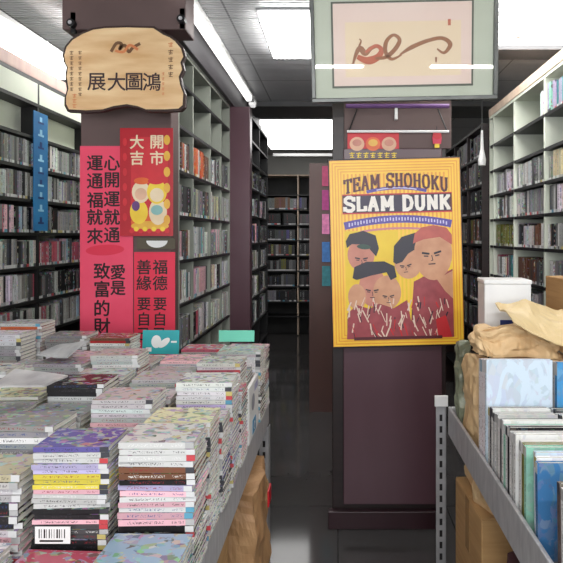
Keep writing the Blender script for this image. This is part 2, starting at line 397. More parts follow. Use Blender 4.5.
PALETTE = {'white': (222, 222, 220), 'pale grey': (190, 190, 188), 'grey': (140, 140, 140), 'dark grey': (78, 78, 80), 'black': (28, 27, 30), 'cream': (224, 212, 176),
           'pink': (226, 176, 186), 'rose': (190, 84, 104), 'red': (196, 40, 44), 'orange': (224, 106, 52), 'yellow': (212, 196, 74), 'olive': (112, 112, 40), 'teal': (56, 150, 156),
           'pale blue': (168, 196, 220), 'blue': (52, 92, 160), 'lilac': (186, 178, 214), 'violet': (92, 84, 146), 'mint': (150, 206, 184), 'brown': (118, 78, 56)}
def pick(weights):
    n = random.choices([k for k, _ in weights], [x for _, x in weights])[0]
    v = random.uniform(.6, 1.08)
    return n, tuple(min(1, c*v) for c in lin(PALETTE[n]))

# ---------------------------------------------------------------- bookcases
def bookcase(name, label, face, back, y0, y1, z0, z1, levels, divs, mats, loc_sign, header=None):
    """Runs along y; its face looks along +x (loc_sign 1) or -x. levels: heights of shelf tops; divs: y of dividers."""
    o = empty(name, ((face+back)/2, (y0+y1)/2, 0)); cx, cy = o.location.x, o.location.y
    side, shelf, bk = mats
    a, b = sorted((face, back))
    bx = lambda n, x0, x1, yy0, yy1, zz0, zz1, m: MB().box(x0-cx, x1-cx, yy0-cy, yy1-cy, zz0, zz1, m).build(n, o)
    bb = (a, a+.012) if loc_sign > 0 else (b-.012, b)
    bx('back_panel', bb[0], bb[1], y0, y1, z0, z1, bk)
    ia, ib = (a+.012, b) if loc_sign > 0 else (a, b-.012)
    bx('side_panel', ia, ib, y0, y0+.018, z0, z1, side); bx('side_panel', ia, ib, y1-.018, y1, z0, z1, side)
    for d in divs: bx('divider', ia+.0, ib-.004 if loc_sign > 0 else ib, d-.009, d+.009, z0+.02, z1-.02, side)
    for z in levels: bx('shelf', ia, ib, y0+.018, y1-.018, z-.018, z, shelf)
    bx('top_board', ia, ib, y0+.018, y1-.018, z1-.02, z1, side)
    tag(o, label, 'bookcase')
    return o
SPECS = []
def fill(face, sign, y0, y1, z, h, tones, depth, thick, where, case, base, far=False, gaps=0, tilt=.0, sx=1):
    """A row of upright books, spines on the face plane, y0..y1."""
    y = y0; n = 0; set_t = None; left = 0
    while y < y1-.012:
        if left <= 0:
            left = random.randint(3, 9); nm, col = pick(tones); th = random.uniform(*thick); hh = h*random.uniform(.8, .97); dd = depth*random.uniform(.92, 1)
            if random.random() < gaps: y += random.uniform(.04, .12)
        left -= 1
        if random.random() < .3: nm2, col2 = pick(tones)
        else: nm2, col2 = nm, tuple(c*random.uniform(.85, 1.1) for c in col)
        t = th*random.uniform(.9, 1.1)
        if y+t > y1: break
        n += 1
        # local: x along spine -> world z ; -y (spine) -> face direction ; z (thickness) -> +/-y
        fx = face-sign*random.uniform(.008, .02)
        ex = Vector((0, 0, -1)); ey = Vector((-sign, 0, 0)); ez = ex.cross(ey)
        M = Matrix(((ex.x*hh, ey.x*dd, ez.x*t*.97, 0), (ex.y*hh, ey.y*dd, ez.y*t*.97, 0), (ex.z*hh, ey.z*dd, ez.z*t*.97, 0), (0, 0, 0, 1)))
        o0 = Vector((fx-sign*dd/2, y if ez.y > 0 else y+t, z+hh/2+.0005))
        M.translation = o0
        px = F*abs(face)/((y+t/2)**2)*t*F*hh/y
        SPECS.append(dict(M=M, c=col2, n=nm2, px=0 if far else px, label='%s book spine, %s on the %s of %s' % (nm2, ordn(n)+' '+base, where, case), seen=VX+F*face/max(y, .1), case=case))
        y += t

def fill_bays(face, sign, edges, levels, h, tones, depth, gap):
    for z in levels:
        for a, b in zip(edges, edges[1:]): fill(face, sign, a+.022, b-.012, z, h, tones, depth, (.03, .05), '', '', '', True, gap)
GREYS = [('grey', 4), ('dark grey', 4), ('pale grey', 4), ('white', 4), ('black', 3), ('rose', .2), ('brown', .4), ('pale blue', .3), ('violet', .2)]
GREYS_L = [('pale grey', 4), ('grey', 4), ('dark grey', 3), ('white', 5), ('black', 1.5), ('rose', .3), ('brown', .7), ('cream', .5), ('teal', .3)]
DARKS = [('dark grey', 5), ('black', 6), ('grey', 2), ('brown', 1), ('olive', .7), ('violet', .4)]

# case on the wall, with the blue strip
lv = [.94, 1.13, 1.325, 1.52, 1.71, 1.895, 2.075, 2.27]
bookcase('wall_bookcase', 'tall black-shelved wall bookcase with a blue strip on its divider', -1.75, -2.0, 2.3, 4.4, 0, 2.41, [.36, .56, .75]+lv, [2.52, 3.16, 3.8], (BLACKSHELF, BLACKSHELF, PALE), 1)
wc = bpy.data.objects['wall_bookcase']
for a, b in ((2.53, 3.15), (3.17, 3.79), (3.81, 4.38)):
    h = MB().box(-1.77, -1.752, a, b, 2.272, 2.388, PALE).build('header_panel', wc); h.location = -wc.location
    h = MB().box(-1.86, -1.85, a, b, 2.076, 2.25, PALE).build('inner_back', wc); h.location = -wc.location
names = ['lowest shelf', '2nd shelf up', '3rd shelf up', '4th shelf up', '5th shelf up', 'top filled shelf']
for k, z in enumerate(lv[:6]):
    for (a, b, base) in ((2.535, 3.148, 'before blue strip'), (3.172, 3.788, 'past blue strip')):
        t = GREYS
        if (k == 2 and a > 3) or (k == 3 and a < 3): t = GREYS+[('rose', 2), ('pink', 2)]
        fill(-1.75, 1, a, b, z, .165, t, .13, (.019, .026), names[k], 'wall case', base)
# case beyond the red banners
lv2 = [.87, 1.12, 1.365, 1.615, 1.865, 2.115, 2.36]
bookcase('banner_side_bookcase', 'pale-backed bookcase between the red banner pillar and the mauve post', -.87, -1.12, 2.945, 4.35, 0, 2.545, [.36, .62]+lv2, [3.26, 3.7, 4.05], (pm('grey_sage_laminate', (150, 154, 144), (136, 140, 130), 4, .55), BLACKSHELF, PALE), 1)
for k, z in enumerate(lv2[:5]):
    for (a, b, base) in ((2.97, 3.25, 'next to banners'), (3.27, 3.69, 'past banners'), (3.71, 4.04, 'in middle bay'), (4.06, 4.33, 'before mauve post')):
        t = GREYS_L
        if k in (1, 2): t = GREYS_L+[('pink', 3)]
        if k == 4 and a < 3.6: t = GREYS_L+[('orange', 2), ('brown', 2)]
        fill(-.87, 1, a, b, z, .2 if k < 4 else .2, t, .14, (.026, .04), names[k] if k < 4 else 'top filled shelf', 'banner-side case', base)
# case beyond the brown paper
lv3 = [1.02, 1.215, 1.43, 1.626, 1.805, 1.99, 2.18]
bookcase('beige_bookcase', 'tall beige-framed bookcase beyond the heap of brown paper', 1.15, 1.40, 2.3, 4.1, 0, 2.40, [.4, .62, .82]+lv3, [2.52, 3.01, 3.53, 4.0], (PALE, BLACKSHELF, PALE), -1)
for k, z in enumerate(lv3[:5]):
    for (a, b, base) in ((2.535, 3.0, 'in near bay'), (3.02, 3.52, 'in middle bay'), (3.54, 3.98, 'in far bay')):
        if k == 1 and a > 3.0 and a < 3.5: t = [('brown', 5), ('dark grey', 1)]
        elif k == 2 and a > 3.5: t = [('olive', 4), ('dark grey', 1)]
        else: t = GREYS_L
        fill(1.15, -1, a, b, z, .162, t, .13, (.026, .036), names[k], 'beige case', base, gaps=.06)
fill(1.15, -1, 2.72, 3.0, 2.18, .18, [('teal', 6), ('mint', 2), ('lilac', 2), ('orange', 1)], .14, (.02, .03), 'very top shelf', 'beige case', 'in near bay')
fill(1.15, -1, 3.03, 3.12, 2.18, .17, [('lilac', 3), ('white', 3)], .14, (.02, .03), 'very top shelf', 'beige case', 'in middle bay')
bd = MB().box(1.145, 1.40, 2.3, 4.1, 2.40, 2.455, BEIGEWOOD).build('fascia_board', bpy.data.objects['beige_bookcase']); bd.location = -bpy.data.objects['beige_bookcase'].location
# dark case further along the same wall
lv4 = [.3, .52, .75, .98, 1.21, 1.44, 1.67, 1.9, 2.12]
bookcase('dark_bookcase', 'dark bookcase in shade past the beige one', 1.10, 1.40, 4.12, 5.6, 0, 2.36, lv4, [4.6, 5.1], (DARKWOOD, BLACKSHELF, GREYBACK), -1)
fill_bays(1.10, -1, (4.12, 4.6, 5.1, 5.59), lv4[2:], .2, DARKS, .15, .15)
# case behind the mauve post
bookcase('shaded_bookcase', 'narrow shaded bookcase behind the mauve post', -.715, -1.0, 4.47, 5.5, 0, 2.5, lv4+[2.3], [4.95], (BLACKSHELF, BLACKSHELF, GREYBACK), 1)
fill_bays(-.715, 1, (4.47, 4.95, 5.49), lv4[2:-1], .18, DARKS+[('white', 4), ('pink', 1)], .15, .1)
# free-standing case behind the pillar: its end faces us
o = bookcase('aisle_end_bookcase', 'brown-ended freestanding bookcase standing behind the poster pillar', -.245, .05, 4.6, 6.4, 0, 2.12, lv4[:-1], [5.2, 5.8], (pm('brown_end_panel', (86, 58, 52), (70, 46, 42), 3, .4, stretch=(1, 1, .3)), BLACKSHELF, GREYBACK), -1)
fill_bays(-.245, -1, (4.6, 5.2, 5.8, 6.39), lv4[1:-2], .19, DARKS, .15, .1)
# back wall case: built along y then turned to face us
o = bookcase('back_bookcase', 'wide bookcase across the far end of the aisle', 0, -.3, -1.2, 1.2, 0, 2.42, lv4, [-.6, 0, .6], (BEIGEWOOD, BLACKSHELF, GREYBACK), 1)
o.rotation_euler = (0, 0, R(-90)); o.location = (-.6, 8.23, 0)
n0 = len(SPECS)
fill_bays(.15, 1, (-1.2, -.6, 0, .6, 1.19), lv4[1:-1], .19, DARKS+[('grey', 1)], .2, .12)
T = Matrix.Translation((-.6, 8.23, 0)) @ Matrix.Rotation(R(-90), 4, 'Z')
for s in SPECS[n0:]: s['M'] = T @ s['M']

cand = [s for s in SPECS if s['px'] > 0 and -4 < s['seen'] < 567 and not (s['case'] == 'wall case' and s['seen'] > 84) and not (s['case'] == 'beige case' and 'lowest' in s['label'])]
cand.sort(key=lambda s: -s['px'])
chosen = cand[:298]; ids = {id(s) for s in chosen}
for s in chosen:
    make_book('shelved_book', s['M'], s['c'], s['label'], 'book', 'books on the shelves of the %s' % s['case'], False)
massed('shelved_books', [s for s in SPECS if id(s) not in ids], 'many small books filling the darker far shelves', 'books')

# ---------------------------------------------------------------- display tables
def slotted_post(name, x, y, z1, parent, sx=1, sy=1):
    """An L-section post with punched slots, as one part."""
    m = MB(); w_ = .042
    m.box(x, x+sx*w_, y, y+sy*.003, 0, z1, STEELD) if sx > 0 else m.box(x-w_, x, y, y+sy*.003, 0, z1, STEELD)
    a, b = sorted((y, y+sy*w_)); m.box(x-.0015, x+.0015, a, b, 0, z1, STEELD)
    z = .05
    while z < z1-.05:
        cx = x+sx*w_/2; m.box(cx-.006, cx+.006, y-.001, y-.0002, z, z+.028, BLACKM); z += .05
    return m.build(name, parent)
def display_table(label, x0, x1, y0, y1, ztop, posts):
    o = empty('display_table', ((x0+x1)/2, (y0+y1)/2, 0)); inv = -o.location
    def part(m, n, bev=.003):
        q = m.build(n, o, bev); q.location = inv; return q
    part(MB().box(x0+.012, x1-.012, y0+.012, y1-.012, ztop-.03, ztop, pm('grey_table_board', (132, 130, 128), (118, 116, 114), 4, .6)), 'table_top')
    for (a, b, c, d) in ((x0, x0+.012, y0, y1), (x1-.012, x1, y0, y1), (x0+.012, x1-.012, y1-.012, y1), (x0+.012, x1-.012, y0, y0+.012)):
        part(MB().box(a, b, c, d, .645, .765, STEEL), 'edge_rail')
    for (x, y, sx, sy, z1) in posts:
        q = slotted_post('leg', x, y, z1, o, sx, sy); q.location = inv
    tag(o, label, 'display table')
    return o
display_table('grey steel table carrying the stacks of comics', -1.9, -.316, .72, 2.47, .764,
              [(-.312, 2.43, -1, 1, .64), (-.312, .75, -1, 1, .64), (-1.89, 2.43, 1, 1, .64), (-1.89, .75, 1, 1, .64)])
display_table('grey slotted steel rack under the wrapped comics and brown paper', .475, 1.10, .72, 2.33, .70,
              [(.466, 2.335, -1, 1, .80), (.478, .74, 1, 1, .64), (1.09, 2.335, -1, 1, .80), (1.09, .74, -1, 1, .64)])
tag(MB().box(.417, .474, 2.325, 2.3335, .765, .812, WHITECARD).build('paper_label', None, .002), 'small white paper tag clipped on top of the slotted rack post', 'label')

# ---------------------------------------------------------------- stacks of comics on the table
COLX = [(-.302, -.478), (-.488, -.664), (-.680, -.856), (-.868, -1.044), (-1.056, -1.232), (-1.246, -1.422), (-1.436, -1.612)]
rowy = lambda r: 1.018+.1385*r
NR = 10
TOP = {}
for c in range(7):
    for r in range(NR):
        TOP[c, r] = 1.03+random.uniform(-.045, .045)+.004*r
TOP.update({(0, 0): .875, (1, 0): .838, (2, 0): .86, (0, 1): 1.055, (1, 1): 1.045, (2, 1): .99, (0, 2): 1.045, (1, 2): .985, (2, 2): 1.04,
            (0, 3): 1.0, (1, 3): 1.07, (0, 4): 1.075, (1, 4): 1.02, (0, 5): 1.01, (1, 5): 1.05, (0, 6): 1.06, (0, 7): .99, (0, 8): 1.045, (0, 9): 1.03, (1, 9): 1.02, (1, 8): 1.0,
            (2, 9): .97, (2, 8): 1.0, (3, 9): 1.075, (4, 9): 1.08, (4, 8): .97, (3, 8): .98, (5, 9): 1.13, (5, 8): 1.11, (6, 9): 1.12, (6, 8): 1.09, (5, 7): .97, (4, 7): 1.02})
WHITES = [('white', 6), ('pale grey', 6), ('grey', 2), ('pink', .7), ('lilac', 1), ('pale blue', .6), ('cream', .6), ('black', .7), ('dark grey', .6), ('rose', .6), ('teal', .3), ('violet', .2)]
BANDS = {  # colour runs down a stack's face, from the top: (how many books, tones)
    (1, 1): [(1, [('violet', 1)]), (2, [('white', 1)]), (2, [('lilac', 2), ('white', 1)]), (3, [('yellow', 1)]), (1, [('pink', 1)]), (3, [('white', 1), ('pale grey', 1)]), (3, [('black', 2), ('pink', 1)]), (9, [('black', 3), ('dark grey', 1)])],
    (0, 1): [(1, [('white', 1)]), (3, [('white', 2), ('pale grey', 1)]), (2, [('cream', 1), ('brown', 1)]), (2, [('lilac', 1), ('black', 1)]), (4, [('pink', 3), ('white', 1)]), (2, [('pink', 1)]), (2, [('black', 1), ('violet', 1)]), (9, [('dark grey', 1), ('black', 1), ('white', 1)])],
    (0, 0): [(1, [('pale blue', 1)]), (20, [('white', 1), ('teal', 1)])], (1, 0): [(1, [('rose', 1)]), (20, WHITES)],
    (5, 9): [(1, [('pale grey', 1)]), (1, [('orange', 1)]), (1, [('rose', 1)]), (20, WHITES)], (3, 9): [(1, [('brown', 1)]), (1, [('red', 1)]), (20, [('white', 1)])],
}
CS = []; SIDES = []
for (c, r), top in TOP.items():
    xa, xb = COLX[c]; y0 = rowy(r)
    if (xb+.0)*F/(y0+.12)+VX > 575 or (xa*F/(y0+.1)+VX) < -12: continue
    z = .7655; th0 = random.uniform(.0095, .0145); pages_out = random.random() < .22 and (c, r) not in BANDS
    wt = WHITES
    lst = []
    while z < top-.006:
        t = th0*random.uniform(.88, 1.12); lst.append((z, t)); z += t
    bands = BANDS.get((c, r)); L0 = len(lst)
    front = TOP.get((c, r-1), 0) if r else 0
    aisle = TOP.get((c-1, r), 0) if c else 0
    L = .172*random.uniform(.93, 1); D = .122*random.uniform(.93, 1)
    run = None
    if c == 0 and r in (6, 7): L = .150; xa -= .03; xb -= .006
    for k, (z, t) in enumerate(reversed(lst)):
        if bands:
            q = k
            for n, tn in bands:
                if q < n: break
                q -= n
            nm, col = pick(tn)
        else:
            if run is None or random.random() < .42: run = pick(wt)
            nm, col = run[0], tuple(min(1, v*random.uniform(.92, 1.06)) for v in run[1])
        a = max(-.05, min(.05, random.gauss(0, R(1.6)))) + (math.pi if pages_out else 0)
        M = Matrix.Translation(((xa+xb)/2+random.gauss(0, .0015), y0+.063+random.gauss(0, .0015), z)) @ Matrix.Rotation(a, 4, 'Z') @ Matrix.Diagonal((L, D, t*.93, 1))
        vis = k == 0 or z+t > front+.004 or z+t > aisle+.012 or c == 0
        size = (2 if z+t > front else 1)*(3 if k == 0 else 1)/(y0*y0)*(1.0 if z+t > front or k == 0 else .35)
        CS.append(dict(M=M, c=col, n=nm, vis=vis, size=size, near=r <= 3 and (z+t > front or k < 2 or c == 0),
                       label='%s comic, %s from top, %s stack from aisle, %s row from table front' % (nm, ordn(k+1), ordn(c+1), ordn(r+1))))
vis = sorted([s for s in CS if s['vis']], key=lambda s: -s['size'])[:298]; ids = {id(s) for s in vis}
for s in vis: make_book('comic_book', s['M'], s['c'], s['label'], 'comic book', 'comics stacked on the steel table', s['near'])
massed('stacked_comics', [s for s in CS if id(s) not in ids], 'many more comics low down in the table stacks', 'comic books')

# loose things on the stacks
def card(name, x0, x1, y, z0, z1, mat, label, cat, lean=0, art=None):
    o = MB().box(x0, x1, -.0015, .0015, 0, z1-z0, mat).build(name, None, .001); o.location = (0, y, z0); o.rotation_euler = (lean, 0, 0)
    if art: art(o)
    return tag(o, label, cat)
def teal_art(o):
    m = MB(); w = WHITECARD
    m.ell(-.80, .055, .022, .028, -.003, w); m.ell(-.765, .05, .03, .014, -.0032, w, .7); m.rect(-.845, -.82, .012, .03, -.003, w); m.rect(-.735, -.71, .05, .058, -.003, w)
    m.build('printed_picture', o)
Z9 = lambda c: TOP[c, 9]
card('display_card', -.862, -.70, 2.375, .98, 1.085, TEAL, 'teal display card with white figures standing below the red banners', 'display card', R(-6), teal_art)
card('display_card', -.53, -.372, 2.40, 1.03, 1.08, MINT, 'plain mint green card standing on the back row of comics', 'display card', R(-6))
bl = MB().box(0, .075, -.0008, .0008, 0, .036, WHITECARD)
for k, wd in enumerate((2, 1, 3, 1, 2, 1, 1, 3, 2, 1, 2)):
    x = .008+k*.0054; bl.rect(x, x+wd*.0011, .012, .031, -.001, INK)
bl.rect(.01, .06, .004, .008, -.001, INK)
o = bl.build('price_label'); o.location = (-.645, 1.15, .845); tag(o, 'small white barcode label stuck across the front black comics', 'label')
# white book standing on edge, facing the aisle
o = empty('upright_book', (-.317, 2.0, .7655)); o.rotation_euler = (0, 0, R(90))
MB().box(-.11, .11, -.006, .006, 0, .20, WHITECARD).build('cover', o, .002)
e = MB(); e.box(-.035, .035, -.0075, -.006, .012, .062, pm('blue_square_print', (40, 132, 176), (34, 120, 164), 6, .4)); e.ell(0, .036, .016, .016, -.008, WHITECARD); e.ell(.004, .034, .008, .01, -.0084, pm('deep_blue_print', (20, 60, 120)))
e.ell(-.03, .13, .035, .03, -.008, pm('grey_print', (150, 150, 160))); e.rect(.0, .08, .16, .185, -.008, pm('lilac_print', (170, 170, 205)))
e.build('printed_emblem', o)
tag(o, 'white book standing on edge towards the aisle with a blue square mark', 'book')
# loose sheets of clear and white wrapping over the stacks
def crumple(name, loc, size, mat, amp, seed, label, cat, cuts=12, freq=7, rot=0, squash=1, group=None, flat_bottom=True, smooth=False):
    bm = bmesh.new(); bmesh.ops.create_cube(bm, size=1)
    bmesh.ops.subdivide_edges(bm, edges=bm.edges[:], cuts=cuts, use_grid_fill=True)
    sx, sy, sz = size
    for v in bm.verts:
        p = Vector((v.co.x*sx, v.co.y*sy, (v.co.z+.5)*sz))
        # pull corners in so the bundle is soft
        r = Vector((v.co.x*2, v.co.y*2, v.co.z*2)); k = max(0, r.length-1.15)*.22*squash
        p.x *= 1-k; p.y *= 1-k; p.z = sz/2+(p.z-sz/2)*(1-k*.8)
        q = p*freq+Vector((seed*3.1, seed*1.7, seed))
        dv = noise.voronoi(q*.9)[0]; dw = noise.voronoi(q*2.3+Vector((4, 4, 4)))[0]
        out = Vector((v.co.x*2/max(sx, .1)*.3, v.co.y*2/max(sy, .1)*.3, v.co.z*.8)); out = out.normalized() if out.length > 0 else out
        d = Vector((noise.noise(q), noise.noise(q+Vector((9, 4, 2))), noise.noise(q+Vector((3, 8, 5)))))
        p += d*amp*.8+out*amp*(1.5*(dv[1]-dv[0])+.7*(dw[1]-dw[0])-.9)
        if flat_bottom: p.z = max(p.z, 0.0) if v.co.z > -.49 else 0
        v.co = p
    me = bpy.data.meshes.new(name); bm.to_mesh(me); bm.free(); me.materials.append(mat)
    if smooth: me.polygons.foreach_set('use_smooth', [True]*len(me.polygons))
    o = bpy.data.objects.new(name, me); COL.objects.link(o); o.location = loc; o.rotation_euler = (0, 0, rot)
    return tag(o, label, cat, group)
def sheet(name, corners, mat, amp, seed, label, cat, n=16, thick=.003, freq=9, sag=0):
    """A crumpled sheet between four corner points (a,b,c,d going round)."""
    a, b, c, d = [Vector(p) for p in corners]; bm = bmesh.new(); g = []
    for i in range(n+1):
        row = []
        for j in range(n+1):
            u, v = i/n, j/n; p = (a*(1-u)+b*u)*(1-v)+(d*(1-u)+c*u)*v
            q = p*freq+Vector((seed, seed*2, seed*.5))
            p = p+Vector((noise.noise(q)*.4, noise.noise(q+Vector((5, 1, 2)))*.4, noise.noise(q+Vector((2, 7, 3)))))*amp*1.6
            p.z += (noise.ridged_multi_fractal(q*1.5, 1, 2, 3, 1, 2)-1)*amp*.6-sag*4*u*(1-u)
            row.append(bm.verts.new(p))
        g.append(row)
    for i in range(n):
        for j in range(n): bm.faces.new((g[i][j], g[i+1][j], g[i+1][j+1], g[i][j+1]))
    me = bpy.data.meshes.new(name); bm.to_mesh(me); bm.free(); me.materials.append(mat)
    o = bpy.data.objects.new(name, me); COL.objects.link(o)
    s = o.modifiers.new('thickness', 'SOLIDIFY'); s.thickness = thick; s.offset = 0
    return tag(o, label, cat)

# ---------------------------------------------------------------- rack of wrapped comics (beside the brown paper)
def upright(x0, wd, y, z0, h, t, color, label, lean=0, yaw=0, group='wrapped comics filed upright on the rack'):
    """Cover faces us, spine towards the aisle."""
    ex = Vector((0, 0, 1)); ey = Vector((1, 0, 0)); ez = ex.cross(ey)     # ez = +y
    B = Matrix(((ex.x*h, ey.x*wd, ez.x*t, 0), (ex.y*h, ey.y*wd, ez.y*t, 0), (ex.z*h, ey.z*wd, ez.z*t, 0), (0, 0, 0, 1)))
    B.translation = Vector((wd/2, 0, h/2))
    M = Matrix.Translation((x0, y, z0)) @ Euler((lean, 0, yaw)).to_matrix().to_4x4() @ B
    return make_book('wrapped_comic', M, lin(PALETTE[color]) if isinstance(color, str) else color, label, 'comic book', group, True)
pc = lambda *a: lin(a)
# tall bright albums
X = .495
for k in range(5):
    y = 1.80+k*.02
    upright(X, .22, y, .701, .385-.004*k, .018, pc(206, 222, 236) if k == 0 else pc(232, 226, 230), '%s album, %s in the tall upright pair row by the aisle' % ('pale blue white covered' if k == 0 else 'white', ordn(k+1)), R(0), 0, 'tall wrapped albums')
    upright(X+.235, .24, y, .701, .375-.004*k, .018, pc(74, 150, 206) if k == 0 else pc(226, 226, 228), '%s album, %s in the tall upright row towards the wall' % ('sky blue covered' if k == 0 else 'white', ordn(k+1)), 0, 0, 'tall wrapped albums')
# file of white comics, edges up
cols = ['white', 'pale grey', 'white', 'black', 'white', 'mint', 'white', 'dark grey', 'white', 'pale grey']
for k in range(15):
    y = 1.505+k*.0185
    h = .245-.004*(k % 3)
    cn = cols[k % len(cols)]
    upright(X, .185, y, .701, h, .017, cn, '%s comic, %s from front in the filed row by the aisle rail' % (cn, ordn(k+1)), R(0))
    cn2 = cols[(k*3+1) % len(cols)]
    upright(X+.20, .185, y, .701, h-.004, .017, cn2, '%s comic, %s from front in the middle filed row' % (cn2, ordn(k+1)), R(0))
    if k < 8: upright(X+.40, .18, y, .701, h-.01, .017, cn, '%s comic, %s from front in the filed row by the wall' % (cn, ordn(k+1)), R(0))
for k in range(3):
    upright(X+.004, .18, 1.432+k*.02, .701, .238, .016, ['mint', 'olive', 'white'][k], '%s comic, %s in the small greenish group by the rail' % (['mint', 'olive', 'white'][k], ordn(k+1)))
    upright(X+.2, .18, 1.432+k*.02, .701, .243, .016, ['white', 'mint', 'black'][k], '%s comic, %s in the small greenish group away from the rail' % (['white', 'mint', 'black'][k], ordn(k+1)))
for k, (cn, c) in enumerate((('steel blue covered', pc(62, 112, 160)), ('white', pc(226, 228, 230)), ('pale blue', pc(190, 208, 224)))):
    upright(X-.003+.006*k, .19, 1.325+k*.022, .701, .238+.004*k, .016, c, '%s comic, %s in the leaning group before the greenish ones' % (cn, ordn(k+1)), R(-2))
    upright(X+.21, .19, 1.325+k*.022, .701, .236, .016, pc(205, 212, 220), 'pale comic, %s behind the steel blue one, away from rail' % ordn(k+1), R(-2))
for k in range(3):
    upright(X+.008, .185, 1.175+k*.021, .701, .228+.004*k, .016, [pc(205, 200, 196), pc(224, 224, 224), pc(96, 82, 80)][k], '%s comic, %s in the group at the front rack end' % (['pale grey', 'white', 'brown'][k], ordn(k+1)), R(-2))
# brown paper, cartons and parcels heaped at the end of the rack
crumple('paper_parcel', (.825, 2.12, .701), (.44, .30, .33), KRAFT, .018, 2, 'crumpled brown paper parcel directly behind the tall white albums', 'parcel', cuts=22, freq=9)
crumple('paper_bag', (.535, 2.08, .701), (.075, .22, .34), KRAFT, .016, 5, 'crumpled brown paper bag at the aisle corner of the rack', 'paper bag', cuts=12, freq=11)
crumple('paper_bag', (.645, 1.99, 1.068), (.31, .18, .10), KRAFT, .034, 9, 'flattened brown paper bag lying above the tall albums', 'paper bag', cuts=24, freq=11)
crumple('paper_bag', (.94, 2.0, 1.068), (.24, .14, .05), KRAFT, .014, 11, 'small folded brown paper packet at the wall end of the heap', 'paper bag', cuts=12, freq=10)
o = empty('carton', (.672, 2.19, 1.07), (0, 0, R(-4)))
MB().box(-.09, .09, -.07, .07, 0, .24, WHITECARD).build('body', o, .004)
MB().box(-.093, .093, -.074, .074, .24, .257, WHITECARD).build('lid', o, .004)
lb = MB(); lb.box(-.03, .06, -.0712, -.07, .05, .10, pm('navy_print', (30, 48, 120))); lb.build('printed_label', o)
tag(o, 'white carton with a lid standing among the brown paper', 'carton')
KF = pm('smooth_kraft_sheet', (224, 202, 158), (206, 180, 132), 5, .5, bump=.1)
o = sheet('kraft_sheet', [(.585, 2.03, 1.262), (.875, 2.02, 1.215), (.865, 1.83, 1.118), (.61, 1.85, 1.185)], KF, .017, 4, 'large folded tan kraft sheet draped over the paper heap', 'wrapping paper', thick=.004, n=22)
o = empty('cardboard_box', (.985, 2.2, 1.062))
MB().box(-.105, .105, -.09, .09, 0, .27, CARD).build('body', o, .003)
MB().box(-.105, .105, -.17, -.09, .262, .266, CARD).build('flap', o, .001)
MB().box(-.02, .02, -.0915, -.09, .16, .27, TAPE).build('tape', o)
tag(o, 'tan cardboard box at the wall end behind the kraft sheet', 'box')
GP = pm('greenish_plastic_film', (150, 156, 132), (88, 92, 76), 12, .25, bump=.4)
crumple('plastic_bundle', (.528, 2.27, .701), (.07, .06, .36), GP, .014, 14, 'crumpled greenish plastic bundle standing behind the rack post', 'bundle', cuts=12, freq=14)
# boxes below the rack
def cbox(cx, cy, z, sx, sy, sz, rot, label, mat=CARD):
    o = empty('cardboard_box', (cx, cy, z), (0, 0, rot))
    MB().box(-sx/2, sx/2, -sy/2, sy/2, 0, sz, mat).build('body', o, .004)
    for s in (-1, 1): MB().box(-sx/2+.002, sx/2-.002, s*sy/4-sy/4+.003, s*sy/4+sy/4-.003, sz+.0005, sz+.0045, mat).build('flap', o, .001)
    MB().box(-sx/2-.001, -sx/2, -.025, .025, sz*.6, sz, TAPE).build('tape', o)
    return tag(o, label, 'box')
cbox(.755, 2.08, 0, .52, .34, .50, R(3), 'large cardboard box under the far end of the steel rack')
cbox(.775, 1.60, 0, .54, .38, .36, R(-4), 'lower cardboard box under the middle of the steel rack')
crumple('paper_parcel', (.62, 2.05, .506), (.22, .26, .15), KRAFT, .02, 21, 'brown paper parcel on the large box under the rack', 'parcel', freq=10)
crumple('cloth_bundle', (.60, 1.62, .366), (.16, .22, .14), pm('dull_maroon_cloth', (92, 56, 60), (72, 42, 48), 6, .8), .014, 23, 'dull maroon bundle on the lower box under the rack', 'bundle', freq=9)
# things below the table of stacks
cbox(-.52, 1.62, 0, .30, .42, .58, R(1), 'tan cardboard box under the aisle edge of the comic table')
crumple('paper_bag', (-.42, 2.12, 0), (.28, .40, .60), KRAFTD, .022, 31, 'tall crumpled brown paper bag under the comic table end', 'paper bag', cuts=20, freq=6)
tag(MB().box(-.268, -.262, 2.05, 2.12, .47, .53, REDD).build('red_tag'), 'small red tag on the crumpled bag below the comic table', 'tag')

# ---------------------------------------------------------------- wooden plaque on the pillar
PY = 2.61
def toXZ(px, py, Y): return P(px, py, Y)
raw = [(105, 70), (150, 52), (200, 45), (290, 42), (400, 45), (420, 58), (440, 72), (468, 84), (490, 100), (515, 130), (525, 165), (513, 190), (520, 220), (506, 250), (512, 285), (525, 320), (522, 370), (505, 385), (450, 388), (370, 388), (335, 374), (290, 366), (235, 374), (190, 388), (120, 392), (50, 388), (38, 365), (38, 335), (48, 300), (40, 250), (45, 210), (35, 190), (30, 160), (40, 125), (65, 95)]
cen = (280, 225)
outer = [toXZ(55+x/4.02, 15+y/4.02, PY) for x, y in raw]
inner = [toXZ(55+(cen[0]+(x-cen[0])*.965)/4.02, 15+(cen[1]+(y-cen[1])*.95)/4.02, PY) for x, y in raw]
PLW = pm('varnished_yellow_wood', (240, 210, 164), (212, 168, 118), 3.5, .3, stretch=(1, 1, 5))
BARK = pm('dark_bark_edge', (58, 34, 26), (40, 22, 18), 20, .5, bump=.3)
o = MB().prism(list(reversed(outer)), PY, PY+.03, BARK).build('wooden_plaque', None)
f = MB().prism(list(reversed(inner)), PY-.004, PY, PLW, BARK).build('polished_face', o)
g = MB(); yy = PY-.005
def pt(px, py): return toXZ(px, py, PY)
BI = pm('brown_black_engraving', (62, 36, 40), (46, 26, 30), 12, .5)
for ch, px in zip('展大圖鴻', (97, 117, 134.5, 152)):
    x, z = pt(px, 82); g.text(ch, x, z, .086, yy, BI, .012)
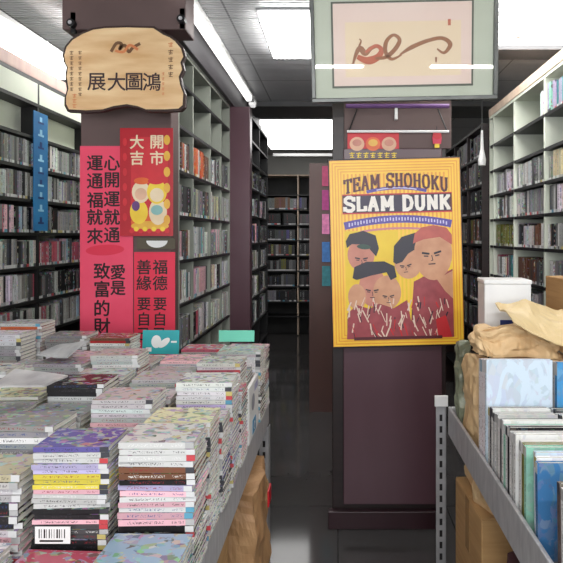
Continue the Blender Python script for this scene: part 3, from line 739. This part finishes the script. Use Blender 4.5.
sm = pm('brown_engraving', (120, 84, 54), (104, 70, 44), 12, .5); so = pm('orange_engraving', (214, 134, 84), (204, 120, 74), 12, .5)
def glyph(g, px, py, w, mat, rnd, Y, y):
    """A small brush character too small to read: a few strokes."""
    x, z = toXZ(px, py, Y); h = w
    g.ribbon([(x-h/2, z+h*.25), (x+h/2, z+h*.3)], h*.16, y, mat)
    g.ribbon([(x+rnd.uniform(-.1, .1)*h, z+h*.5), (x+rnd.uniform(-.2, .1)*h, z-h*.45)], h*.16, y-.0002, mat)
    g.ribbon([(x-h*.4, z-h*.1), (x+h*.35, z-h*.05)], h*.13, y-.0004, mat)
    g.ribbon([(x-h*.35, z-h*.45), (x+h*.4, z-h*.4+rnd.uniform(-.1, .1)*h)], h*.14, y-.0006, mat)
rn = random.Random(3)
for k in range(8): glyph(g, 72, 53+k*5.2, .018, sm, rn, PY, yy)
for k in range(9): glyph(g, 80.5, 53+k*5.2, .017, sm, rn, PY, yy)
for k in range(5): glyph(g, 171, 45+k*7.4, .024, so if k in (0, ) else sm, rn, PY, yy)
for k in range(5): glyph(g, 163.5, 74+k*5, .014, so, rn, PY, yy)
for k in range(3): glyph(g, 75, 96+k*5, .02, so, rn, PY, yy)
x, z = pt(126, 48)
g.ribbon(smoothpath([(x-.07, z-.02), (x-.045, z+.02), (x-.02, z+.018), (x-.03, z-.008), (x-.005, z+.012), (x+.015, z-.02), (x+.035, z+.0), (x+.07, z+.02)]), .015, yy, sm)
g.ribbon(smoothpath([(x-.05, z-.015), (x-.01, z-.02), (x+.02, z+.012), (x+.06, z-.01)]), .013, yy-.0004, so)
g.build('engraved_lettering', f)
for px, py in ((71, 23), (181, 19)):
    x, z = P(px, py, 2.62)
    hk = MB().tube([(x, PY+.045, z), (x, PY+.002, z)], .02, BLACKM, 14); hk.tube([(x, PY+.0015, z), (x, PY-.004, z)], .009, STEEL, 10)
    hk.box(x-.012, x+.012, PY+.03, PY+.045, z-.04, z+.06, BLACKM)
    hk.build('hanging_bolt', o, 0)
tag(o, 'wavy-edged varnished wooden plaque with four large dark characters on the pillar', 'plaque')
# ---------------------------------------------------------------- red couplets and the lucky picture
BY = 2.793
def paper(px0, py0, px1, py1, y, th=.003): 
    x0, z1 = P(px0, py0, y); x1, z0 = P(px1, py1, y); return x0, x1, z0, z1
def column(g, chars, px, pys, size, Y, y, mat, bold=.02):
    for ch, py in zip(chars, pys):
        x, z = P(px, py, Y); g.text(ch, x, z, size, y, mat, bold)
x0, x1, z0, z1 = paper(80, 146, 133, 375, BY)
o = MB().box(x0, x1, BY, BY+.004, z0, z1, ROSE).build('red_couplet', None)
g = MB()
column(g, '心開運就通', 112, (163, 180, 199, 217, 235), .08, BY, BY-.001, INK)
column(g, '運通福就來', 95, (163, 181, 200, 217, 236), .08, BY, BY-.001, INK)
column(g, '愛是', 118, (272, 288), .075, BY, BY-.001, INK)
column(g, '致富的財', 102, (271, 289, 308, 326), .082, BY, BY-.001, INK)
g.build('brush_lettering', o)
m = MB(); x, z = P(105, 250, BY); m.ell(x, z, .10, .028, BY-.0006, RED, .05, 26); m.build('tape_patch', o)
tag(o, 'long rose red paper couplet with two columns of black characters', 'banner')
x0, x1, z0, z1 = paper(134, 252, 175, 375, BY)
o = MB().box(x0, x1, BY, BY+.004, z0, z1, RED).build('red_couplet', None)
g = MB()
column(g, '福德', 160, (267, 283), .074, BY, BY-.001, INK, .016); column(g, '要自己', 160, (304, 319, 334), .068, BY, BY-.001, INK, .016)
column(g, '善緣', 144, (267, 283), .074, BY, BY-.001, INK, .016); column(g, '要自己', 144, (304, 319, 334), .068, BY, BY-.001, INK, .016)
g.build('brush_lettering', o)
tag(o, 'short red paper couplet hung below the lucky picture', 'banner')
LY = 2.775
x0, x1, z0, z1 = paper(120, 128, 173, 236, LY)
o = MB().box(x0, x1, LY, LY+.004, z0, z1, REDD).build('lucky_picture', None)
g = MB(); GOLD = pm('gold_print', (236, 190, 70), (220, 160, 50), 9, .35); ORG = pm('orange_print', (232, 112, 44), (214, 84, 36), 9, .4)
CREAM = pm('cream_print', (240, 222, 190), (228, 204, 168), 9, .5); WH = WHITECARD; YEL = pm('yellow_print', (244, 214, 70), (236, 198, 56), 9, .5)
RM = pm('bright_red_print', (214, 44, 54), (196, 34, 46), 9, .45)
g2 = MB(); ax0, az1 = P(131, 137, LY); ax1, az0 = P(168, 232, LY); g2.rect(ax0, ax1, az0, az1, LY-.0006, RM); g2.build('inner_panel', o)
column(g, '開市', 157, (142, 158), .07, LY, LY-.0016, CREAM); column(g, '大吉', 137, (142, 158), .07, LY, LY-.0016, CREAM)
g.build('printed_lettering', o)
a = MB(); q = lambda px, py: P(px, py, LY)
def E(px, py, rx, ry, k, mat, an=0): x, z = q(px, py); a.ell(x, z, rx/F*LY, ry/F*LY, LY-.0012-.0003*k, mat, an)
E(150, 222, 19, 9, 0, ORG); E(150, 226, 19, 5, 1, GOLD); E(139, 212, 9, 12, 1, YEL); E(158, 212, 9, 13, 1, CREAM)
E(141, 192, 9, 11, 2, CREAM); E(157, 192, 10, 12, 2, YEL); E(157, 195, 7, 7, 3, CREAM); E(141, 194, 6, 6, 3, pm('peach_print', (236, 190, 160)))
E(142, 181, 8, 3.5, 4, ORG); E(156, 181, 8, 3.5, 4, RM); E(136, 206, 4, 5, 4, pm('violet_print', (110, 70, 130))); E(157, 210, 6, 5, 4, pm('pale_teal_print', (150, 200, 196)))
for k in range(6): E(167, 140+k*16, 3.2, 5, 2, GOLD)
for k in range(9): E(132+k*4.4, 231-(k % 2)*2, 2.4, 2.4, 6, YEL if k % 2 else RM)
for k in range(6): E(125, 142+k*15, 2.2, 4, 2, RM)
a.build('printed_figures', o)
tag(o, 'deep red lucky picture with two plump pale figures and gold trim', 'poster')
x0, x1, z0, z1 = paper(137, 238, 175, 249, LY)
c = MB().box(x0, x1, LY, LY+.01, z0, z1, pm('olive_brown_board', (92, 84, 66), (78, 70, 56), 5, .6)).build('calendar_board', None)
m = MB(); x, z = P(157, 240.5, LY); m.shape([(x+.055*math.cos(t), z+.036*math.sin(t)-.001) for t in [math.pi+math.pi*k/12 for k in range(13)]], LY-.001, WHITECARD); m.build('white_emblem', c)
tag(c, 'brown board strip with a white half-round mark under the lucky picture', 'sign')
# blue strip on the wall bookcase
yb = 3.16; xb = -1.742
o = MB().box(xb, xb+.004, yb-.075, yb+.075, 1.53, 2.22, BLUEB).build('blue_strip', None)
m = MB(); pb = pm('pale_blue_print', (150, 204, 232)); nb = pm('navy_blue_print', (20, 50, 110))
for k in range(9):
    z = 1.57+k*.073; m.box(xb+.004, xb+.0046, yb-.03, yb+.03, z, z+.012, pb if k % 2 else nb); m.box(xb+.004, xb+.0047, yb-.012, yb+.012, z+.012, z+.04, pb if k % 3 else nb)
m.build('printed_lettering', o)
tag(o, 'long vertical blue strip hanging down the wall bookcase divider', 'sign')

# ---------------------------------------------------------------- yellow basketball poster
QY = 2.70
def W(px, py): return P(px, py, QY)
cx, cz = W(396.5, 252.5)
sw, sh = .665, .945
po = empty('poster', (cx, QY, cz)); po.rotation_euler = (0, R(-1.4), 0)
YB = pm('warm_yellow_print', (252, 208, 66), (246, 192, 52), 6, .35); OB = pm('amber_print', (238, 164, 50), (230, 150, 44), 6, .35)
MB().box(-sw/2, sw/2, 0, .02, -sh/2, sh/2, BLACKM).build('backing_board', po, .002)
b = MB(); b.rect(-sw/2+.006, sw/2-.006, -sh/2+.008, sh/2-.006, -.001, OB)
for k in range(5):   # stripes of the border
    o_ = .010+k*.014
    for (a0, a1, b0, b1) in ((-sw/2+o_, -sw/2+o_+.009, -sh/2+o_, sh/2-o_), (sw/2-o_-.009, sw/2-o_, -sh/2+o_, sh/2-o_), (-sw/2+o_, sw/2-o_, sh/2-o_-.009, sh/2-o_), (-sw/2+o_, sw/2-o_, -sh/2+o_, -sh/2+o_+.009)):
        b.rect(a0, a1, b0, b1, -.0013, YB)
for k in range(26):  # fine upright stripes behind the title
    x = -.25+k*.02; b.rect(x, x+.011, -.37, .405, -.0016, YB)
b.build('striped_border', po)
k1 = sw/133
def U(px, py): return ((px-396.5)*k1, (252.5-py)*k1)         # poster pixels -> local metres
t = MB(); MAR = pm('maroon_print', (92, 26, 34), (80, 22, 30), 8, .4); WHP = pm('white_print', (244, 238, 230), (236, 228, 220), 8, .4)
PUR = pm('purple_print', (92, 78, 170), (78, 64, 150), 8, .4); LILP = pm('lilac_print_line', (206, 200, 232), (196, 190, 226), 8, .4); REDP = pm('red_print', (206, 40, 48), (190, 34, 42), 8, .4)
# slab letters: strokes in a 0..1 box
GL = {'T': [[(.5, 0), (.5, 1)], [(.05, .92), (.95, .92)], [(.08, .7), (.08, 1)], [(.92, .7), (.92, 1)], [(.25, .05), (.75, .05)]],
 'E': [[(.2, 0), (.2, 1)], [(.05, .94), (.9, .94)], [(.05, .06), (.92, .06)], [(.2, .5), (.7, .5)], [(.88, .7), (.88, 1)], [(.9, 0), (.9, .32)], [(.68, .36), (.68, .64)]],
 'A': [[(.5, 1), (.14, 0)], [(.5, 1), (.86, 0)], [(.25, .33), (.75, .33)], [(0, .05), (.34, .05)], [(.64, .05), (1, .05)]],
 'M': [[(.17, 0), (.17, 1)], [(.83, 0), (.83, 1)], [(.17, 1), (.5, .25)], [(.83, 1), (.5, .25)], [(.02, .05), (.34, .05)], [(.66, .05), (.98, .05)], [(.02, .95), (.25, .95)], [(.75, .95), (.98, .95)]],
 'S': [[(.88, .72), (.84, .88), (.65, .96), (.35, .96), (.14, .84), (.14, .66), (.3, .55), (.7, .45), (.87, .34), (.87, .16), (.68, .04), (.35, .04), (.14, .12), (.1, .3)], [(.9, .68), (.9, 1)], [(.1, 0), (.1, .32)]],
 'H': [[(.2, 0), (.2, 1)], [(.8, 0), (.8, 1)], [(.2, .5), (.8, .5)], [(.02, .05), (.38, .05)], [(.62, .05), (.98, .05)], [(.02, .95), (.38, .95)], [(.62, .95), (.98, .95)]],
 'O': [[(.5, .96), (.2, .86), (.1, .5), (.2, .14), (.5, .04), (.8, .14), (.9, .5), (.8, .86), (.5, .96)]],
 'K': [[(.2, 0), (.2, 1)], [(.85, .96), (.22, .42)], [(.42, .58), (.86, .04)], [(.02, .05), (.38, .05)], [(.64, .05), (1, .05)], [(.02, .95), (.38, .95)], [(.64, .95), (.98, .95)]],
 'U': [[(.2, 1), (.2, .3), (.3, .1), (.5, .04), (.7, .1), (.8, .3), (.8, 1)], [(.02, .95), (.38, .95)], [(.62, .95), (.98, .95)]],
 'L': [[(.22, 0), (.22, 1)], [(.05, .06), (.92, .06)], [(.9, 0), (.9, .36)], [(.03, .95), (.42, .95)]],
 'D': [[(.2, 0), (.2, 1)], [(.03, .95), (.5, .95), (.78, .84), (.9, .5), (.78, .16), (.5, .05), (.03, .05)]],
 'N': [[(.18, 0), (.18, 1)], [(.82, 0), (.82, 1)], [(.18, .97), (.82, .03)], [(.02, .05), (.34, .05)], [(.02, .95), (.25, .95)], [(.66, .95), (.98, .95)]]}
def slab(m, word, u0, u1, base, h, y, mat, wt, arc=0, space=.55):
    wid = {' ': space, 'M': 1.25, 'L': .92, 'E': .92}; tot = sum(wid.get(c, 1) for c in word); u = u0; q = (u1-u0)/tot
    for c in word:
        ww = q*wid.get(c, 1)
        if c != ' ':
            for j, st in enumerate(GL[c]):
                horiz = abs(st[0][1]-st[-1][1]) < .02 and len(st) == 2
                pts = []
                for (x, z) in st:
                    uu = u+ww*(.06+.88*x); pts.append((uu, base+h*z+arc*(1-((uu-(u0+u1)/2)/((u1-u0)/2))**2)))
                m.ribbon(pts, wt*(.62 if horiz else 1), y-.00015*j, mat)
        u += ww
ua, _ = U(345, 0); ub, _ = U(450, 0)
m_, zb = U(0, 193.5)
slab(t, 'TEAM SHOHOKU', ua, ub, zb, .072, -.0030, MAR, .0125, .030)
x0, z1 = U(343.5, 194.5); x1, z0 = U(453, 212)
t.rect(x0, x1, z0, z1, -.0022, MAR); t.rect(x0+.012, x1-.012, z0+.004, z1-.004, -.0024, pm('dark_blue_print', (44, 30, 66), (38, 26, 58), 8, .4))
t.rect(x0, x1, z1, z1+.006, -.0024, REDP); t.rect(x0, x1, z0-.006, z0, -.0024, REDP)
slab(t, 'SLAM DUNK', x0+.004, x1-.004, z0+.008, .072, -.0032, WHP, .0185, 0, .5)
t.build('title_lettering', po)
r_ = MB()
def arcband(u0, u1, zc, rise, wd, y, mat, n=18): r_.ribbon([(u0+(u1-u0)*k/n, zc+rise*(1-(2*k/n-1)**2)) for k in range(n+1)], wd, y, mat)
a0, zq = U(368, 191); a1, _ = U(428, 191); arcband(a0, a1, zq-.002, .018, .016, -.0020, PUR); arcband(a0+.05, a1-.05, zq+.006, .010, .006, -.0023, LILP)
a0, zq = U(345, 225); a1, _ = U(452, 225); arcband(a0, a1, zq, .030, .038, -.0020, PUR)
for k in range(34):
    uu = a0+.025+(a1-a0-.05)*k/33; zz = zq+.03*(1-(2*(uu-a0)/(a1-a0)-1)**2)
    r_.rect(uu-.0035, uu+.0035, zz-.010+.002*(k % 3), zz+.010-.003*(k % 2), -.0024, LILP)
arcband(a0+.08, a1-.08, zq-.03, .014, .01, -.0021, pm('pink_print', (226, 150, 160)))
r_.build('printed_ribbon', po)
# picture field: generic unnamed team portraits, plain and featureless
v = MB(); SK = pm('tan_skin_print', (214, 160, 124), (196, 138, 104), 14, .4); SK2 = pm('pink_skin_print', (206, 138, 118), (190, 120, 102), 14, .4); HAIR = pm('dark_hair_print', (34, 28, 48), (26, 22, 36), 10, .4); GRN = pm('deep_green_print', (40, 76, 62), (32, 60, 52), 10, .4)
JER = pm('dusky_red_print', (164, 70, 76), (142, 54, 62), 22, .4, detail=6); STR = pm('pale_stroke_print', (232, 206, 188), (222, 194, 176), 10, .4); YP = pm('lemon_print', (240, 206, 44), (232, 192, 36), 10, .4)
def VE(px, py, rx, ry, k, mat, an=0): x, z = U(px, py); v.ell(x, z, rx*k1, ry*k1, -.0020-.0004*k, mat, an, 24)
def VS(pts, k, mat): v.shape([U(*p) for p in pts], -.0020-.0004*k, mat)
x0, z1 = U(345, 230); x1, z0 = U(452, 338); v.rect(x0, x1, z0, z1, -.0018, YP)
VE(361, 254, 13.5, 16, 1, SK2); VS([(346, 240), (350, 233), (364, 230), (376, 235), (379, 248), (376, 256), (371, 250), (366, 244), (352, 243), (347, 247)], 3, HAIR); VE(364, 246, 7, 2.5, 4, GRN, -.1)
VE(408, 262, 14, 17, 2, SK); VS([(393, 262), (394, 246), (402, 237), (416, 233), (418, 248), (408, 254), (402, 262), (396, 264)], 4, HAIR)
VE(433, 254, 19, 27, 5, SK); VS([(413, 244), (415, 234), (422, 228), (434, 226), (447, 229), (452, 236), (452, 246), (440, 238), (424, 240)], 6, pm('reddish_hair_print', (196, 96, 84), (176, 80, 72), 16, .4))
VS([(413, 282), (425, 276), (440, 276), (452, 270), (452, 338), (408, 338)], 4, JER)
VS([(436, 280), (452, 272), (452, 300), (444, 292)], 5, SK)
VE(372, 287, 14, 19, 5, SK2); VS([(352, 277), (354, 266), (366, 261), (384, 261), (394, 266), (396, 277), (390, 280), (386, 272), (370, 275), (356, 279)], 7, HAIR)
VE(386, 292, 14, 17, 6, SK); VE(356, 296, 9, 13, 5, SK)
VS([(345, 338), (346, 312), (356, 304), (368, 308), (378, 303), (392, 308), (406, 300), (412, 338)], 7, JER)
rr = random.Random(11)
for k in range(90):
    px = rr.uniform(348, 448); py = rr.uniform(296, 333); ln = rr.uniform(4, 13); sl = rr.uniform(-.5, .5)
    v.ribbon([U(px, py), U(px+sl*ln, py+min(ln, 337-py))], rr.uniform(.6, 1.5)*k1, -.0052-.00002*k, STR if k % 3 else (REDP if k % 2 else HAIR))
VS([(434, 320), (444, 316), (450, 338), (436, 338)], 14, REDP)
def face(px, py, w_, tilt):   # plain brows, eyes, nose and mouth
    L_ = lambda a, b, c, d, t_: v.ribbon([U(px+a*w_-b*tilt, py+b*w_+a*w_*tilt), U(px+c*w_-d*tilt, py+d*w_+c*w_*tilt)], t_*w_*k1, -.0068, HAIR)
    L_(-.62, -.2, -.12, -.1, .13); L_(.18, -.1, .66, -.22, .13); L_(-.5, .02, -.2, .05, .08); L_(.26, .05, .54, .01, .08)
    L_(.02, .0, .1, .34, .05); L_(.1, .34, -.02, .36, .05); L_(-.2, .58, .26, .58, .07)
face(431, 256, 15, -.05); face(361, 259, 10, .05); face(405, 267, 9, -.1); face(371, 291, 10, .05); face(387, 297, 9, 0)
x0, z1 = U(352, 336); x1, z0 = U(440, 339); v.rect(x0, x1, z0, z1, -.0085, MAR)
v.build('printed_picture', po)
tag(po, 'large yellow striped basketball poster with arched title hung on the pillar', 'poster')

# small red-gold poster, hanging rod and charm on the pillar above it
SY = 2.776
x0, x1, z0, z1 = paper(347.5, 133, 399, 172, SY)
o = MB().box(x0, x1, SY, SY+.004, z0, z1, RM).build('small_poster', None)
a = MB()
for k in range(3): 
    E_x, E_z = P(357+k*16, 144, SY); a.ell(E_x, E_z, .038, .036, SY-.001, pm('peach_print', (236, 190, 160)) if k != 1 else ORG); a.ell(E_x, E_z+.006, .024, .018, SY-.0014, SK2 if k != 1 else GOLD)
rn = random.Random(8)
for k in range(7): glyph(a, 352+k*7, 155, .028, YEL, rn, SY, SY-.0018)
a.build('printed_picture', o)
tag(o, 'small red and gold picture peeping above the yellow poster', 'poster')
HY = 2.755
xa, zr = P(346, 106, HY); xb_, _ = P(449, 106, HY)
o = MB().tube([(xa, HY, zr), (xb_, HY, zr)], .011, pm('purple_rod', (128, 92, 150), (112, 78, 134), 6, .35), 10).build('hanging_rod', None)
for (p, q_) in (((357, 109), (349, 131)), ((438, 109), (447, 131))):
    x, z = P(*p, HY); x2, z2 = P(*q_, HY); MB().tube([(x, HY, z), (x2, HY, z2)], .0035, BLACKM, 6).build('string', o)
xa, zr = P(347, 131.5, HY); xb_, _ = P(449, 131.5, HY); MB().tube([(xa, HY, zr), (xb_, HY, zr)], .007, pm('clear_white_rail', (240, 240, 240), (230, 230, 230), 6, .2), 8).build('lower_rail', o)
x, z = P(396, 110, HY); MB().box(x-.008, x+.008, HY-.012, HY+.018, z-.05, z+.008, WHITECARD).build('clip', o, .002)
tag(o, 'thin purple hanging rod with strings under the framed drawing', 'rod')
o = empty('charm', (P(437, 138, 2.765)[0], 2.765, P(437, 138, 2.765)[1]))
m = MB(); m.ell(0, .012, .022, .02, -.004, RM); m.prism([(-.02, -.03), (.02, -.03), (.024, .0), (.018, .03), (-.018, .03), (-.024, 0)], -.003, .008, pm('pink_red_charm', (222, 70, 96), (206, 50, 80), 9, .5)); m.build('body', o)
MB().tube([(0, .004, .03), (0, .004, .06)], .002, BLACKM, 6).build('cord', o)
MB().box(-.012, .012, -.002, .004, -.05, -.03, YEL).build('tassel', o)
tag(o, 'little pink-red charm hanging by a cord on the pillar', 'charm')

# ---------------------------------------------------------------- framed drawing leaning out from the pillar top
fy = 2.60
x0, zb = P(312, 102, fy); x1, _ = P(497, 102, fy); wd = x1-x0; hh = .50
fr = empty('framed_drawing', ((x0+x1)/2, fy, zb+.004)); fr.rotation_euler = (R(7), R(-1.2), 0)
GF = pm('grey_metal_frame', (104, 106, 104), (84, 86, 84), 8, .35, .4); MATB = pm('sage_mat_board', (212, 218, 200), (200, 206, 188), 3, .7); LINE = pm('grey_green_fillet', (96, 100, 84), (84, 88, 74), 6, .5)
PAPER = pm('aged_cream_paper', (250, 232, 202), (242, 220, 190), 2.5, .8); PKP = pm('pinkish_border_paper', (248, 228, 216), (242, 218, 206), 3, .8)
m = MB(); hw = wd/2
for (a0, a1, b0, b1) in ((-hw, hw, 0, .02), (-hw, hw, hh-.02, hh), (-hw, -hw+.02, .02, hh-.02), (hw-.02, hw, .02, hh-.02)): m.box(a0, a1, -.015, .02, b0, b1, GF)
m.build('frame', fr, .003)
MB().box(-hw+.02, hw-.02, .008, .02, .02, hh-.02, MATB).build('mat_board', fr)
m = MB(); ix0, ix1, iz0, iz1 = -hw+.10, hw-.115, .068, hh-.035
m.box(ix0, ix1, .003, .0085, iz0, iz1, LINE); m.box(ix0+.009, ix1-.009, .002, .0031, iz0+.009, iz1-.009, PKP); m.box(ix0+.065, ix1-.06, .001, .0021, iz0+.05, iz1-.095, PAPER)
m.build('drawing_paper', fr)
m = MB(); BR = pm('brown_wash_stroke', (178, 128, 96), (160, 112, 82), 14, .8); BR2 = pm('rust_wash_stroke', (212, 128, 100), (198, 112, 86), 14, .8)
sx = lambda px: (px-404.5)/F*fy; sz = lambda py: (100-py)/F*fy
def br(pts, wds, mat, k=0): 
    sp = smoothpath([(sx(a), sz(b)) for a, b in pts]); n = len(sp); wl = [ (wds[min(int(i/(n-1)*(len(wds)-1)), len(wds)-2)]*(1-((i/(n-1)*(len(wds)-1)) % 1 if i < n-1 else 1))+wds[min(int(i/(n-1)*(len(wds)-1)), len(wds)-2)+1]*((i/(n-1)*(len(wds)-1)) % 1 if i < n-1 else 1)) for i in range(n)]
    m.ribbon(sp, [q*1.7 for q in wl], .0006-.0002*k, mat)
br([(353, 65), (357, 53), (361, 48), (366, 53), (372, 48), (380, 46)], [.004, .012, .016, .012, .006], BR)
br([(358, 56), (368, 60), (378, 57), (382, 50), (376, 46), (366, 52)], [.012, .022, .016, .010, .006], BR2, 1)
br([(376, 58), (386, 57), (395, 50), (400, 41), (394, 36), (387, 42), (386, 52), (392, 59), (402, 55)], [.006, .012, .012, .008, .012, .010, .004], BR, 2)
br([(400, 55), (412, 48), (428, 42), (442, 40), (450, 46), (444, 54), (437, 50)], [.004, .012, .010, .010, .013, .008, .004], BR, 3)
br([(360, 46), (362, 41), (360, 39)], [.006, .004, .002], BR, 4); br([(436, 58), (436, 63)], [.006, .004], BR, 4); br([(449, 22), (449, 28)], [.008, .008], BR2, 4)
m.build('brush_drawing', fr)
gm, gt, gb = nt('picture_glass')          # clear pane: see-through, mirror-like by Fresnel
g_t = gt.nodes.new('ShaderNodeBsdfTransparent'); g_g = gt.nodes.new('ShaderNodeBsdfGlossy'); g_g.inputs['Roughness'].default_value = .02
g_f = gt.nodes.new('ShaderNodeFresnel'); g_f.inputs[0].default_value = 1.4; g_m = gt.nodes.new('ShaderNodeMixShader')
gt.links.new(g_f.outputs[0], g_m.inputs[0]); gt.links.new(g_t.outputs[0], g_m.inputs[1]); gt.links.new(g_g.outputs[0], g_m.inputs[2])
gt.links.new(g_m.outputs[0], gt.nodes['Material Output'].inputs['Surface']); gt.nodes.remove(gb)
gl = MB(); gl.rect(-hw+.02, hw-.02, .02, hh-.02, -.006, None) if False else gl.box(-hw+.02, hw-.02, -.0075, -.006, .02, hh-.02, gm); gl.build('glass', fr)
wr = MB()
for s in (-1, 1): wr.tube([(s*.3, .02, hh-.02), (s*.3, .10, hh+.14)], .003, BLACKM, 6)
wr.build('hanging_wire', fr)
tag(fr, 'large grey framed brush drawing of a curling creature high on the pillar', 'picture')

# ---------------------------------------------------------------- bits on the far shelves
tag(MB().tube([(1.02, 3.05, CZ), (1.02, 3.05, 2.67), (1.02, 3.05, 2.62)], [.025, .022, .018], WHITECARD, 12).build('ceiling_sensor'), 'little white fitting hanging from the ceiling by the beige bookcase', 'fitting')
x, z = P(482, 152, 4.0)
o = MB().tube([(x, 4.0, z+.16), (x, 4.0, z+.02), (x, 4.0, z-.06), (x, 4.0, z-.1)], [.008, .014, .03, .026], WHITECARD, 10).build('white_bottle_lamp'); tag(o, 'slim white hanging lamp in the shade before the dark bookcase', 'lamp')
o.name = 'pendant_lamp'
MB().tube([(x, 4.0, z+.16), (x, 4.0, CZ)], .004, BLACKM, 6).build('cord', o)
# leaflets pinned down the brown end of the freestanding case
for k, (py, cn, c) in enumerate(((176, 'rose', (190, 60, 110)), (200, 'magenta', (176, 50, 130)), (224, 'pink', (226, 130, 180)), (252, 'blue', (60, 120, 190)), (276, 'teal', (50, 130, 140)))):
    x, z = P(325, py, 4.585)
    o = MB().box(-.045, .04, -.002, .004, -.085, .085, pm('%s_leaflet_print' % cn, c, tuple(v*.8 for v in c), 30, .5)).build('leaflet'); o.location = (x+.02, 4.59, z)
    tag(o, '%s leaflet pinned on the brown shelf end beside the yellow poster' % cn, 'leaflet', 'leaflets on the shelf end')
# bent loose comics thrown over the stacks
sheet('loose_booklet', [(-.965, 1.49, 1.085), (-.80, 1.47, 1.085), (-.79, 1.58, 1.088), (-.955, 1.60, 1.10)], pm('off_white_cover', (196, 194, 192), (150, 146, 150), 14, .3), .006, 41, 'off-white dog-eared booklet lying bent across the middle stacks', 'booklet', 12, .005, 5)
sheet('loose_booklet', [(-1.05, 1.88, 1.085), (-.93, 1.86, 1.085), (-.90, 1.96, 1.12), (-1.03, 1.98, 1.095)], pm('grey_white_cover', (176, 176, 176), (146, 146, 148), 12, .3), .008, 47, 'pale grey booklet with a raised corner lying on the rear stacks', 'booklet', 12, .005, 5)
